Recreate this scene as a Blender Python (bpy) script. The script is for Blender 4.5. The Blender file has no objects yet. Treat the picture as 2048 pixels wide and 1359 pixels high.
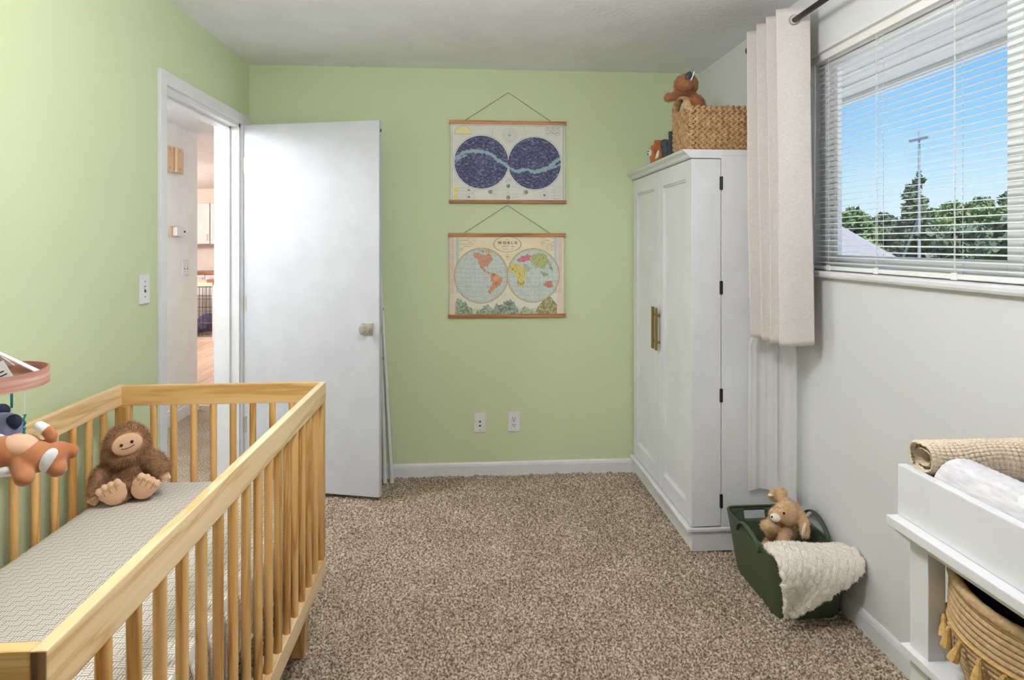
import bpy, bmesh, math, random
import numpy as np
from mathutils import Vector, Matrix, Euler

random.seed(7)
SC = bpy.context.scene
COL = SC.collection
PI = math.pi

# ------------------------------------------------------------------ camera
cam_d = bpy.data.cameras.new('camera')
cam_d.sensor_fit = 'HORIZONTAL'
cam_d.sensor_width = 36.0
cam_d.lens = 1215.0 / 2048.0 * 36.0
cam_d.shift_y = -193.5 / 2048.0
cam_d.clip_start = 0.02
cam_d.clip_end = 500
cam = bpy.data.objects.new('camera', cam_d)
COL.objects.link(cam)
cam.location = (0, 0, 1.385)
cam.rotation_euler = (PI / 2, 0, -math.atan(86 / 1215.0))
SC.camera = cam

# ------------------------------------------------------------------ sky
world = bpy.data.worlds.new('sky')
SC.world = world
world.use_nodes = True
wn = world.node_tree
wn.nodes.clear()
w_out = wn.nodes.new('ShaderNodeOutputWorld')
w_bg = wn.nodes.new('ShaderNodeBackground')
w_tc = wn.nodes.new('ShaderNodeTexCoord')
w_sep = wn.nodes.new('ShaderNodeSeparateXYZ')
w_rmp = wn.nodes.new('ShaderNodeValToRGB')
wn.links.new(w_tc.outputs['Generated'], w_sep.inputs[0])
wn.links.new(w_sep.outputs['Z'], w_rmp.inputs[0])
wn.links.new(w_rmp.outputs[0], w_bg.inputs[0])
wn.links.new(w_bg.outputs[0], w_out.inputs[0])
els = w_rmp.color_ramp.elements
els[0].position = 0.0; els[0].color = (0.68, 0.82, 0.93, 1)
els[1].position = 1.0; els[1].color = (0.08, 0.22, 0.60, 1)
for p, c in ((0.08, (0.52, 0.75, 0.95, 1)), (0.16, (0.30, 0.60, 0.96, 1)), (0.27, (0.17, 0.46, 0.95, 1))):
    e = els.new(p); e.color = c
w_bg.inputs['Strength'].default_value = 0.75

# ------------------------------------------------------------------ sun (behind the house, high)
sun_d = bpy.data.lights.new('sun_offscreen', 'SUN')
sun_d.energy = 3.6
sun_d.angle = 0.01
sun_d.color = (1.0, 0.95, 0.88)
sun = bpy.data.objects.new('sun_offscreen', sun_d)
COL.objects.link(sun)
sun.rotation_euler = (math.radians(30), math.radians(-5), 0)

# lamp strengths (used by the lamp builders below) and exposure
LAMP_ROOM = 45.0
LAMP_HALL = 56.0
LAMP_KITCHEN = 70.0
vs = SC.view_settings
vs.view_transform = 'Standard'
vs.look = 'None'
vs.exposure = 0.70
vs.gamma = 1.0
vs.use_curve_mapping = False


# ================================================================== helpers
def lin(c):
    r = []
    for v in c[:3]:
        v = v / 255.0
        r.append(v / 12.92 if v <= 0.04045 else ((v + 0.055) / 1.055) ** 2.4)
    return (r[0], r[1], r[2], 1.0)


MATS = {}


def nd(nt, t, **kw):
    n = nt.nodes.new(t)
    for k, v in kw.items():
        if k.startswith('i_'):
            n.inputs[k[2:].replace('_', ' ')].default_value = v
        else:
            setattr(n, k, v)
    return n


def base_mat(name, rough=0.6, metal=0.0, spec=0.5):
    m = bpy.data.materials.new(name)
    m.use_nodes = True
    nt = m.node_tree
    b = nt.nodes['Principled BSDF']
    b.inputs['Roughness'].default_value = rough
    b.inputs['Metallic'].default_value = metal
    b.inputs['Specular IOR Level'].default_value = spec
    MATS[name] = m
    return m, nt, b


def M(name, col, rough=0.6, metal=0.0, spec=0.5, var=None, bump=None, sheen=0.0, randv=0.0, stretch=(1, 1, 1)):
    """plain procedural material: var=(scale, colour2, contrast) ; bump=(scale,strength,distance)"""
    m, nt, b = base_mat(name, rough, metal, spec)
    tc = nd(nt, 'ShaderNodeTexCoord')
    mp = nd(nt, 'ShaderNodeMapping')
    mp.inputs['Scale'].default_value = stretch
    nt.links.new(tc.outputs['Object'], mp.inputs[0])
    sv = var if var else (6.0, tuple(max(0, v - 6) for v in col), 0.5)
    n = nd(nt, 'ShaderNodeTexNoise')
    n.inputs['Scale'].default_value = sv[0]
    n.inputs['Detail'].default_value = 4
    nt.links.new(mp.outputs[0], n.inputs['Vector'])
    r = nd(nt, 'ShaderNodeValToRGB')
    k = sv[2] * 0.5
    r.color_ramp.elements[0].position = max(0.0, 0.5 - (0.5 - k) * 0.6)
    r.color_ramp.elements[1].position = min(1.0, 0.5 + (0.5 - k) * 0.6 + 0.001)
    r.color_ramp.elements[0].color = lin(sv[1])
    r.color_ramp.elements[1].color = lin(col)
    nt.links.new(n.outputs['Fac'], r.inputs[0])
    src = r.outputs[0]
    if randv:
        oi = nd(nt, 'ShaderNodeObjectInfo')
        hs = nd(nt, 'ShaderNodeHueSaturation')
        mr = nd(nt, 'ShaderNodeMapRange')
        mr.inputs['To Min'].default_value = 1 - randv
        mr.inputs['To Max'].default_value = 1 + randv
        nt.links.new(oi.outputs['Random'], mr.inputs['Value'])
        nt.links.new(mr.outputs[0], hs.inputs['Value'])
        nt.links.new(src, hs.inputs['Color'])
        src = hs.outputs[0]
    nt.links.new(src, b.inputs['Base Color'])
    if sheen:
        b.inputs['Sheen Weight'].default_value = sheen
    if bump:
        n2 = nd(nt, 'ShaderNodeTexNoise')
        n2.inputs['Scale'].default_value = bump[0]
        n2.inputs['Detail'].default_value = 3
        nt.links.new(mp.outputs[0], n2.inputs['Vector'])
        bp = nd(nt, 'ShaderNodeBump')
        bp.inputs['Strength'].default_value = bump[1]
        bp.inputs['Distance'].default_value = bump[2]
        nt.links.new(n2.outputs['Fac'], bp.inputs['Height'])
        nt.links.new(bp.outputs[0], b.inputs['Normal'])
    return m


def wood(name, axis, light, mid, dark, rough=0.4, sc=26.0, randv=0.06):
    m, nt, b = base_mat(name, rough)
    tc = nd(nt, 'ShaderNodeTexCoord')
    oi = nd(nt, 'ShaderNodeObjectInfo')
    mp = nd(nt, 'ShaderNodeMapping')
    s = [sc, sc, sc]
    s['xyz'.index(axis)] = sc * 0.07
    mp.inputs['Scale'].default_value = s
    nt.links.new(tc.outputs['Object'], mp.inputs[0])
    off = nd(nt, 'ShaderNodeVectorMath', operation='SCALE')
    cb = nd(nt, 'ShaderNodeCombineXYZ')
    for k in range(3):
        nt.links.new(oi.outputs['Random'], cb.inputs[k])
    nt.links.new(cb.outputs[0], off.inputs[0])
    off.inputs['Scale'].default_value = 37.0
    nt.links.new(off.outputs[0], mp.inputs['Location'])
    n = nd(nt, 'ShaderNodeTexNoise')
    n.inputs['Scale'].default_value = 1.0
    n.inputs['Detail'].default_value = 2.5
    n.inputs['Distortion'].default_value = 0.7
    nt.links.new(mp.outputs[0], n.inputs['Vector'])
    mul = nd(nt, 'ShaderNodeMath', operation='MULTIPLY')
    mul.inputs[1].default_value = 5.0
    nt.links.new(n.outputs['Fac'], mul.inputs[0])
    fr = nd(nt, 'ShaderNodeMath', operation='PINGPONG')
    fr.inputs[1].default_value = 1.0
    nt.links.new(mul.outputs[0], fr.inputs[0])
    r = nd(nt, 'ShaderNodeValToRGB')
    r.color_ramp.elements[0].position = 0.0
    r.color_ramp.elements[0].color = lin(dark)
    r.color_ramp.elements[1].position = 1.0
    r.color_ramp.elements[1].color = lin(light)
    e = r.color_ramp.elements.new(0.3); e.color = lin(mid)
    nt.links.new(fr.outputs[0], r.inputs[0])
    hs = nd(nt, 'ShaderNodeHueSaturation')
    mr = nd(nt, 'ShaderNodeMapRange')
    mr.inputs['To Min'].default_value = 1 - randv
    mr.inputs['To Max'].default_value = 1 + randv
    nt.links.new(oi.outputs['Random'], mr.inputs['Value'])
    nt.links.new(mr.outputs[0], hs.inputs['Value'])
    nt.links.new(r.outputs[0], hs.inputs['Color'])
    nt.links.new(hs.outputs[0], b.inputs['Base Color'])
    return m


OFF = {}


class MB:
    """collects shapes in world (or root-local) coordinates"""
    def __init__(self):
        self.v = []
        self.f = []

    def add(self, vs_, fs_):
        o = len(self.v)
        self.v.extend([tuple(p) for p in vs_])
        self.f.extend([tuple(i + o for i in q) for q in fs_])
        return self

    def box(self, x0, x1, y0, y1, z0, z1, bev=0.0, rot=None, piv=None):
        if x0 > x1: x0, x1 = x1, x0
        if y0 > y1: y0, y1 = y1, y0
        if z0 > z1: z0, z1 = z1, z0
        if bev > 0:
            b = min(bev, (x1 - x0) * .49, (y1 - y0) * .49, (z1 - z0) * .49)
            bm = bmesh.new()
            bmesh.ops.create_cube(bm, size=1.0)
            for v in bm.verts:
                v.co = Vector(((x0 + x1) / 2 + v.co.x * (x1 - x0), (y0 + y1) / 2 + v.co.y * (y1 - y0), (z0 + z1) / 2 + v.co.z * (z1 - z0)))
            bmesh.ops.bevel(bm, geom=bm.edges[:], offset=b, segments=2, profile=0.6, affect='EDGES')
            bm.verts.index_update()
            vs_ = [v.co.copy() for v in bm.verts]
            fs_ = [[v.index for v in f.verts] for f in bm.faces]
            bm.free()
        else:
            vs_ = [Vector(p) for p in ((x0, y0, z0), (x1, y0, z0), (x1, y1, z0), (x0, y1, z0), (x0, y0, z1), (x1, y0, z1), (x1, y1, z1), (x0, y1, z1))]
            fs_ = [(0, 3, 2, 1), (4, 5, 6, 7), (0, 1, 5, 4), (1, 2, 6, 5), (2, 3, 7, 6), (3, 0, 4, 7)]
        if rot is not None:
            pv = Vector(piv) if piv else Vector(((x0 + x1) / 2, (y0 + y1) / 2, (z0 + z1) / 2))
            mt = Euler(rot).to_matrix()
            vs_ = [mt @ (v - pv) + pv for v in vs_]
        return self.add(vs_, fs_)

    def tube(self, path, rad, seg=10, caps=True, closed=False, flat=None):
        """path: points; rad: number or list; flat=(a,b): elliptical scale"""
        P = [Vector(p) for p in path]
        n = len(P)
        R = rad if isinstance(rad, (list, tuple)) else [rad] * n
        vs_ = []
        prev = None
        for i, p in enumerate(P):
            if closed:
                t = (P[(i + 1) % n] - P[i - 1])
            else:
                t = (P[min(i + 1, n - 1)] - P[max(i - 1, 0)])
            t.normalize()
            if prev is None:
                a = Vector((0, 0, 1)) if abs(t.z) < .9 else Vector((1, 0, 0))
                u = t.cross(a).normalized()
            else:
                u = (prev - t * prev.dot(t)).normalized()
            prev = u
            w = t.cross(u)
            fa, fb = flat if flat else (1, 1)
            for k in range(seg):
                a = 2 * PI * k / seg
                vs_.append(p + u * (math.cos(a) * R[i] * fa) + w * (math.sin(a) * R[i] * fb))
        fs_ = []
        m = n if closed else n - 1
        for i in range(m):
            j = (i + 1) % n
            for k in range(seg):
                l = (k + 1) % seg
                fs_.append((i * seg + k, i * seg + l, j * seg + l, j * seg + k))
        if caps and not closed:
            fs_.append(tuple(reversed(range(seg))))
            fs_.append(tuple(range((n - 1) * seg, n * seg)))
        return self.add(vs_, fs_)

    def ell(self, c, r, rot=None, su=16, sv=10):
        c = Vector(c)
        if not isinstance(r, (list, tuple)): r = (r, r, r)
        mt = Euler(rot).to_matrix() if rot else Matrix.Identity(3)
        vs_ = [c + mt @ Vector((0, 0, r[2]))]
        for i in range(1, sv):
            a = PI * i / sv
            for k in range(su):
                b = 2 * PI * k / su
                vs_.append(c + mt @ Vector((r[0] * math.sin(a) * math.cos(b), r[1] * math.sin(a) * math.sin(b), r[2] * math.cos(a))))
        vs_.append(c + mt @ Vector((0, 0, -r[2])))
        fs_ = []
        for k in range(su):
            fs_.append((0, 1 + k, 1 + (k + 1) % su))
        for i in range(sv - 2):
            for k in range(su):
                a = 1 + i * su + k; b = 1 + i * su + (k + 1) % su
                fs_.append((a, a + su, b + su, b))
        last = len(vs_) - 1
        o = 1 + (sv - 2) * su
        for k in range(su):
            fs_.append((o + k, last, o + (k + 1) % su))
        return self.add(vs_, fs_)

    def lathe(self, prof, c, axis='z', seg=24):
        """prof: (radius, height) pairs"""
        c = Vector(c)
        vs_ = []
        for r, h in prof:
            for k in range(seg):
                a = 2 * PI * k / seg
                x, y = r * math.cos(a), r * math.sin(a)
                vs_.append(c + Vector({'z': (x, y, h), 'y': (x, h, y), 'x': (h, x, y)}[axis]))
        fs_ = []
        for i in range(len(prof) - 1):
            for k in range(seg):
                l = (k + 1) % seg
                fs_.append((i * seg + k, i * seg + l, (i + 1) * seg + l, (i + 1) * seg + k))
        fs_.append(tuple(reversed(range(seg))))
        fs_.append(tuple(range((len(prof) - 1) * seg, len(prof) * seg)))
        return self.add(vs_, fs_)

    def prism(self, poly, axis, a0, a1):
        """poly: list of 2d points, extruded along axis between a0 and a1"""
        def P(p, a):
            return {'x': (a, p[0], p[1]), 'y': (p[0], a, p[1]), 'z': (p[0], p[1], a)}[axis]
        n = len(poly)
        vs_ = [P(p, a0) for p in poly] + [P(p, a1) for p in poly]
        fs_ = [tuple(range(n)), tuple(range(2 * n - 1, n - 1, -1))]
        for i in range(n):
            j = (i + 1) % n
            fs_.append((i, i + n, j + n, j))
        return self.add(vs_, fs_)

    def grid(self, fn, nu, nv):
        vs_ = [fn(i / nu, j / nv) for j in range(nv + 1) for i in range(nu + 1)]
        fs_ = [(j * (nu + 1) + i, j * (nu + 1) + i + 1, (j + 1) * (nu + 1) + i + 1, (j + 1) * (nu + 1) + i) for j in range(nv) for i in range(nu)]
        return self.add(vs_, fs_)


def finish(name, me, mat, parent, smooth, fixn=True):
    if fixn:
        bm = bmesh.new(); bm.from_mesh(me)
        bmesh.ops.recalc_face_normals(bm, faces=bm.faces[:])
        bm.to_mesh(me); bm.free()
    if smooth:
        me.polygons.foreach_set('use_smooth', [True] * len(me.polygons))
        if smooth != 'all':
            me.set_sharp_from_angle(angle=math.radians(40))
    o = bpy.data.objects.new(name, me)
    COL.objects.link(o)
    if mat is not None:
        me.materials.append(MATS[mat] if isinstance(mat, str) else mat)
    if parent is not None:
        o.parent = parent
        OFF[o.name] = OFF.get(parent.name, Vector((0, 0, 0)))
    return o


def obj(name, mb, mat, parent=None, smooth=False, fixn=True):
    off = OFF.get(parent.name, Vector((0, 0, 0))) if parent is not None else Vector((0, 0, 0))
    me = bpy.data.meshes.new(name)
    me.from_pydata([(p[0] - off.x, p[1] - off.y, p[2] - off.z) for p in mb.v], [], mb.f)
    me.validate()
    return finish(name, me, mat, parent, smooth, fixn)


def obj_mesh(name, me, mat, parent=None, smooth='all'):
    off = OFF.get(parent.name, Vector((0, 0, 0))) if parent is not None else Vector((0, 0, 0))
    me.transform(Matrix.Translation(-off))
    return finish(name, me, mat, parent, smooth)


def tag(o, label, cat=None, group=None, kind=None):
    o['label'] = label
    if cat: o['category'] = cat
    if group: o['group'] = group
    if kind: o['kind'] = kind
    return o


def thing(name, label, cat, loc=(0, 0, 0), group=None, kind=None):
    o = bpy.data.objects.new(name, None)
    o.empty_display_size = 0.05
    COL.objects.link(o)
    o.location = loc
    OFF[o.name] = Vector(loc)
    return tag(o, label, cat, group, kind)


def struct(name, mb, mat, label, cat, smooth=False):
    return tag(obj(name, mb, mat, None, smooth), label, cat, None, 'structure')


def blob(specs, voxel=0.004, smooth=4):
    """union of ellipsoids and tapered limbs as one closed surface.
    specs: ('e', centre, radii, rot) or ('l', path, radii)"""
    mb = MB()
    for s in specs:
        if s[0] == 'e':
            mb.ell(s[1], s[2], s[3] if len(s) > 3 else None, 20, 14)
        else:
            path = [Vector(p) for p in s[1]]
            rr = s[2]
            for i in range(len(path) - 1):
                d = (path[i + 1] - path[i]).length
                k = max(2, int(d / (min(rr[i], rr[i + 1]) * 0.35)))
                for q in range(k + 1):
                    t = q / k
                    mb.ell(path[i].lerp(path[i + 1], t), rr[i] * (1 - t) + rr[i + 1] * t, None, 14, 10)
    me = bpy.data.meshes.new('tmp')
    me.from_pydata(mb.v, [], mb.f)
    o = bpy.data.objects.new('tmp', me)
    COL.objects.link(o)
    r = o.modifiers.new('r', 'REMESH'); r.mode = 'VOXEL'; r.voxel_size = voxel
    if smooth:
        s = o.modifiers.new('s', 'SMOOTH'); s.factor = 0.5; s.iterations = smooth
    dg = bpy.context.evaluated_depsgraph_get()
    dg.update()
    out = bpy.data.meshes.new_from_object(o.evaluated_get(dg))
    bpy.data.objects.remove(o)
    bpy.data.meshes.remove(me)
    return out


def fur_mb(me, n, length, width, seed=1, lean=(0, 0, -0.5), rnd=0.5, keep=None):
    """n thin curved blades on the surface of a mesh (world coordinates)"""
    rng = np.random.default_rng(seed)
    me.calc_loop_triangles()
    nt = len(me.loop_triangles)
    tri = np.empty(nt * 3, np.int32); me.loop_triangles.foreach_get('vertices', tri); tri = tri.reshape(-1, 3)
    co = np.empty(len(me.vertices) * 3, np.float32); me.vertices.foreach_get('co', co); co = co.reshape(-1, 3)
    a, b, c = co[tri[:, 0]], co[tri[:, 1]], co[tri[:, 2]]
    nrm = np.cross(b - a, c - a)
    ar = np.linalg.norm(nrm, axis=1)
    nrm = nrm / np.maximum(ar, 1e-12)[:, None]
    idx = rng.choice(nt, n, p=ar / ar.sum())
    r1 = np.sqrt(rng.random(n))[:, None]; r2 = rng.random(n)[:, None]
    p = a[idx] * (1 - r1) + b[idx] * (r1 * (1 - r2)) + c[idx] * (r1 * r2)
    nn = nrm[idx]
    if keep is not None:
        k = keep(p); p, nn = p[k], nn[k]
    m = len(p)
    d = nn + np.array(lean)[None, :] + rng.normal(0, rnd, (m, 3))
    d /= np.linalg.norm(d, axis=1)[:, None]
    L = length * (0.6 + 0.8 * rng.random(m))[:, None]
    sd = np.cross(d, rng.normal(0, 1, (m, 3)))
    sd /= np.maximum(np.linalg.norm(sd, axis=1), 1e-9)[:, None]
    tip = p + d * L
    v = np.concatenate([p - nn * 0.001 - sd * width, p - nn * 0.001 + sd * width, tip], axis=1).reshape(-1, 3)
    mesh = bpy.data.meshes.new('fur')
    mesh.vertices.add(len(v)); mesh.vertices.foreach_set('co', v.astype(np.float32).ravel())
    mesh.loops.add(len(v)); mesh.loops.foreach_set('vertex_index', np.arange(len(v), dtype=np.int32))
    mesh.polygons.add(m)
    mesh.polygons.foreach_set('loop_start', np.arange(0, len(v), 3, dtype=np.int32))
    mesh.polygons.foreach_set('loop_total', np.full(m, 3, np.int32))
    mesh.update(calc_edges=True)
    return mesh


def add_fur(parent, me_world, n, length, width, mat, seed=1, lean=(0, 0, -.5), rnd=.5, keep=None):
    m = fur_mb(me_world, n, length, width, seed, lean, rnd, keep)
    off = OFF.get(parent.name, Vector((0, 0, 0)))
    m.transform(Matrix.Translation(-off))
    o = finish('fur', m, mat, parent, False, False)
    o['kind'] = 'stuff'
    return o


def copy_tree(o, parent=None):
    c = o.copy()
    COL.objects.link(c)
    c.parent = parent
    for ch in list(o.children):
        copy_tree(ch, c)
    return c


# ================================================================== materials
M('paint_green', (209, 219, 178), 0.75, spec=0.25, var=(2.0, (207, 217, 175), .5), bump=(160, .12, .002))
M('paint_grey', (226, 226, 225), 0.75, spec=0.25, var=(2.0, (224, 224, 222), .5), bump=(160, .12, .002))
M('paint_ceiling', (247, 248, 250), 0.85, spec=0.2, bump=(38, .35, .006))
M('paint_trim', (231, 231, 231), 0.4, spec=0.4)
M('paint_hall', (244, 243, 241), 0.7, spec=0.3, bump=(160, .1, .002))
M('paint_door', (208, 208, 211), 0.62, spec=0.2, bump=(60, .04, .002))
M('white_lacquer', (228, 228, 229), 0.35, spec=0.4)
M('white_plastic', (232, 232, 230), 0.35)
M('dark_slot', (40, 38, 36), 0.6)
M('black_metal', (30, 27, 30), 0.4, spec=0.5)
M('brushed_nickel', (216, 212, 204), 0.38, metal=1.0, bump=(300, .05, .001))
M('brass_satin', (146, 122, 78), 0.42, metal=0.6)
M('seam_dark', (90, 88, 85), 0.8)
M('vinyl', (238, 240, 241), 0.4)
M('blind_white', (243, 241, 236), 0.45, spec=0.4)
M('cord_white', (235, 232, 225), 0.8)
wood('pine_x', 'x', (236, 198, 138), (228, 186, 120), (208, 158, 92), 0.36)
wood('pine_y', 'y', (238, 212, 168), (231, 200, 150), (212, 170, 114), 0.28)  # base colour paled to stand in for window sheen on the side rails
wood('pine_end', 'z', (168, 126, 86), (140, 98, 62), (96, 62, 38), 0.6, 60)
wood('pine_z', 'z', (228, 184, 120), (214, 166, 98), (184, 130, 66), 0.38, randv=.1)
wood('teak_rod', 'x', (196, 138, 86), (180, 120, 70), (150, 96, 54), 0.5)
wood('oak_floor', 'y', (230, 204, 182), (220, 190, 166), (198, 164, 140), 0.35, 9, .08)
wood('walnut', 'x', (176, 122, 86), (158, 104, 70), (128, 82, 54), 0.4)
wood('ring_wood', 'z', (206, 164, 140), (180, 124, 104), (150, 98, 80), 0.55, 60)
M('soffit_beige', (228, 214, 204), .7)
M('chime_tan', (222, 188, 150), 0.5)
M('brass_dot', (190, 150, 100), .4)


def carpet_mat(name, c1, c2, c3):
    m, nt, b = base_mat(name, 0.95, spec=0.05)
    tc = nd(nt, 'ShaderNodeTexCoord')
    n = nd(nt, 'ShaderNodeTexNoise'); n.inputs['Scale'].default_value = 130; n.inputs['Detail'].default_value = 2
    n2 = nd(nt, 'ShaderNodeTexNoise'); n2.inputs['Scale'].default_value = 5; n2.inputs['Detail'].default_value = 2
    nt.links.new(tc.outputs['Object'], n.inputs['Vector'])
    nt.links.new(tc.outputs['Object'], n2.inputs['Vector'])
    r = nd(nt, 'ShaderNodeValToRGB')
    r.color_ramp.elements[0].position = .36; r.color_ramp.elements[0].color = lin(c1)
    r.color_ramp.elements[1].position = .64; r.color_ramp.elements[1].color = lin(c3)
    e = r.color_ramp.elements.new(.5); e.color = lin(c2)
    nt.links.new(n.outputs['Fac'], r.inputs[0])
    mx = nd(nt, 'ShaderNodeMix', data_type='RGBA', blend_type='MULTIPLY')
    r2 = nd(nt, 'ShaderNodeValToRGB')
    r2.color_ramp.elements[0].position = .35; r2.color_ramp.elements[0].color = (.84, .82, .80, 1)
    r2.color_ramp.elements[1].position = .65; r2.color_ramp.elements[1].color = (1, 1, 1, 1)
    nt.links.new(n2.outputs['Fac'], r2.inputs[0])
    mx.inputs[0].default_value = 1
    nt.links.new(r.outputs[0], mx.inputs[6]); nt.links.new(r2.outputs[0], mx.inputs[7])
    nt.links.new(mx.outputs[2], b.inputs['Base Color'])
    bp = nd(nt, 'ShaderNodeBump'); bp.inputs['Strength'].default_value = .7; bp.inputs['Distance'].default_value = .006
    nt.links.new(n.outputs['Fac'], bp.inputs['Height']); nt.links.new(bp.outputs[0], b.inputs['Normal'])
    return m


carpet_mat('carpet', (114, 98, 82), (172, 153, 132), (219, 204, 185))


def sheet_mat():
    m, nt, b = base_mat('crib_sheet', 0.9, spec=0.1)
    tc = nd(nt, 'ShaderNodeTexCoord')
    sep = nd(nt, 'ShaderNodeSeparateXYZ')
    nt.links.new(tc.outputs['Object'], sep.inputs[0])
    # use x+z so that the drop at the side keeps the weave
    ax = nd(nt, 'ShaderNodeMath', operation='ADD')
    nt.links.new(sep.outputs['X'], ax.inputs[0]); nt.links.new(sep.outputs['Z'], ax.inputs[1])
    cs = 0.018

    def mth(op, a, b_=None):
        n = nd(nt, 'ShaderNodeMath', operation=op)
        for i, q in enumerate((a, b_)):
            if q is None: continue
            if isinstance(q, (int, float)): n.inputs[i].default_value = q
            else: nt.links.new(q, n.inputs[i])
        return n.outputs[0]
    u = mth('DIVIDE', ax.outputs[0], cs); v = mth('DIVIDE', sep.outputs['Y'], cs)
    par = mth('MODULO', mth('ABSOLUTE', mth('ADD', mth('FLOOR', u), mth('FLOOR', v))), 2.0)
    par = mth('GREATER_THAN', par, 0.5)
    su = mth('FRACT', mth('MULTIPLY', u, 3.0)); sv = mth('FRACT', mth('MULTIPLY', v, 3.0))
    a1 = mth('GREATER_THAN', su, 0.42); a2 = mth('GREATER_THAN', sv, 0.42)
    fu = mth('FRACT', u); fv = mth('FRACT', v)
    eu = mth('MULTIPLY', mth('GREATER_THAN', fu, 0.1), mth('LESS_THAN', fu, 0.92))
    ev = mth('MULTIPLY', mth('GREATER_THAN', fv, 0.1), mth('LESS_THAN', fv, 0.92))
    s1 = mth('MULTIPLY', a1, ev); s2 = mth('MULTIPLY', a2, eu)
    mix = mth('ADD', mth('MULTIPLY', s1, par), mth('MULTIPLY', s2, mth('SUBTRACT', 1.0, par)))
    mx = nd(nt, 'ShaderNodeMix', data_type='RGBA')
    nt.links.new(mix, mx.inputs[0])
    mx.inputs[6].default_value = lin((180, 172, 163)); mx.inputs[7].default_value = lin((240, 232, 222))
    nt.links.new(mx.outputs[2], b.inputs['Base Color'])


sheet_mat()
M('mattress_edge', (190, 180, 160), .9)


def cloth_mat(name, col, col2, rough=0.9, scale=400, trans=0.0, weave=True):
    m, nt, b = base_mat(name, rough, spec=.1)
    tc = nd(nt, 'ShaderNodeTexCoord')
    mp = nd(nt, 'ShaderNodeMapping'); mp.inputs['Scale'].default_value = (1, 1, 6)
    nt.links.new(tc.outputs['Object'], mp.inputs[0])
    n = nd(nt, 'ShaderNodeTexNoise'); n.inputs['Scale'].default_value = scale * .25; n.inputs['Detail'].default_value = 3
    nt.links.new(mp.outputs[0], n.inputs['Vector'])
    r = nd(nt, 'ShaderNodeValToRGB')
    r.color_ramp.elements[0].position = .35; r.color_ramp.elements[0].color = lin(col2)
    r.color_ramp.elements[1].position = .65; r.color_ramp.elements[1].color = lin(col)
    nt.links.new(n.outputs['Fac'], r.inputs[0])
    nt.links.new(r.outputs[0], b.inputs['Base Color'])
    bp = nd(nt, 'ShaderNodeBump'); bp.inputs['Strength'].default_value = .25; bp.inputs['Distance'].default_value = .002
    nt.links.new(n.outputs['Fac'], bp.inputs['Height']); nt.links.new(bp.outputs[0], b.inputs['Normal'])
    if trans:
        out = nt.nodes['Material Output']
        tr = nd(nt, 'ShaderNodeBsdfTranslucent')
        nt.links.new(r.outputs[0], tr.inputs[0])
        ms = nd(nt, 'ShaderNodeMixShader'); ms.inputs[0].default_value = trans
        nt.links.new(b.outputs[0], ms.inputs[1]); nt.links.new(tr.outputs[0], ms.inputs[2])
        nt.links.new(ms.outputs[0], out.inputs[0])
    return m


cloth_mat('linen_curtain', (242, 235, 229), (228, 218, 210), trans=.25)
cloth_mat('pad_plush', (222, 219, 220), (200, 197, 200), scale=120)
cloth_mat('navy_knit', (40, 42, 66), (24, 24, 38), scale=200)


def sheer_mat():
    m, nt, b = base_mat('sheer', .9, spec=.1)
    out = nt.nodes['Material Output']
    b.inputs['Base Color'].default_value = lin((245, 244, 242))
    t = nd(nt, 'ShaderNodeBsdfTransparent')
    ms = nd(nt, 'ShaderNodeMixShader'); ms.inputs[0].default_value = .52
    nt.links.new(t.outputs[0], ms.inputs[1]); nt.links.new(b.outputs[0], ms.inputs[2])
    nt.links.new(ms.outputs[0], out.inputs[0])


sheer_mat()
cloth_mat('sheer_hem', (246, 245, 242), (240, 238, 235))


def glass_mat():
    m, nt, b = base_mat('glass', .02)
    out = nt.nodes['Material Output']
    t = nd(nt, 'ShaderNodeBsdfTransparent')
    g = nd(nt, 'ShaderNodeBsdfGlossy'); g.inputs['Roughness'].default_value = .01
    ms = nd(nt, 'ShaderNodeMixShader'); ms.inputs[0].default_value = .05
    nt.links.new(t.outputs[0], ms.inputs[1]); nt.links.new(g.outputs[0], ms.inputs[2])
    nt.links.new(ms.outputs[0], out.inputs[0])


glass_mat()


def emit_mat(name, col, strength):
    m, nt, b = base_mat(name, .5)
    b.inputs['Base Color'].default_value = lin((240, 240, 240))
    b.inputs['Emission Color'].default_value = lin(col)
    b.inputs['Emission Strength'].default_value = strength


emit_mat('lamp_room', (250, 251, 255), LAMP_ROOM)
emit_mat('lamp_hall', (244, 248, 255), LAMP_HALL)
emit_mat('lamp_kitchen', (255, 245, 238), LAMP_KITCHEN)

M('fur_brown', (194, 152, 114), .95, spec=.05, var=(40, (156, 114, 80), .2), sheen=.3)
M('felt_peach', (232, 192, 158), .95, spec=.05, bump=(500, .2, .001), sheen=.2)
M('fur_tan', (220, 186, 146), .95, spec=.05, var=(40, (192, 154, 112), .2), sheen=.3)
M('fur_cream', (240, 230, 214), .95, spec=.05)
M('velvet_fox', (190, 130, 90), .85, spec=.1, var=(18, (166, 100, 60), .2), sheen=.3)
M('velvet_peach', (228, 182, 150), .85, spec=.1, sheen=.4)
M('velvet_white', (240, 238, 240), .85, spec=.1, sheen=.3)
M('velvet_blue', (128, 134, 162), .85, spec=.1, var=(25, (104, 110, 140), .2), sheen=.5)
M('velvet_navy', (60, 62, 82), .85, spec=.1)
M('leaf_print', (226, 224, 225), .9, spec=.1, bump=(300, .4, .002))
M('teal_thread', (66, 140, 140), .7, spec=.2, bump=(900, .6, .001))
M('thread', (235, 233, 225), .6)
M('ribbon', (236, 224, 226), .5)
M('tag_card', (240, 236, 232), .6)
M('eye_black', (22, 18, 18), .15)
M('stitch_dark', (70, 50, 40), .8)
M('stitch_peach', (176, 132, 104), .9)
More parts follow.
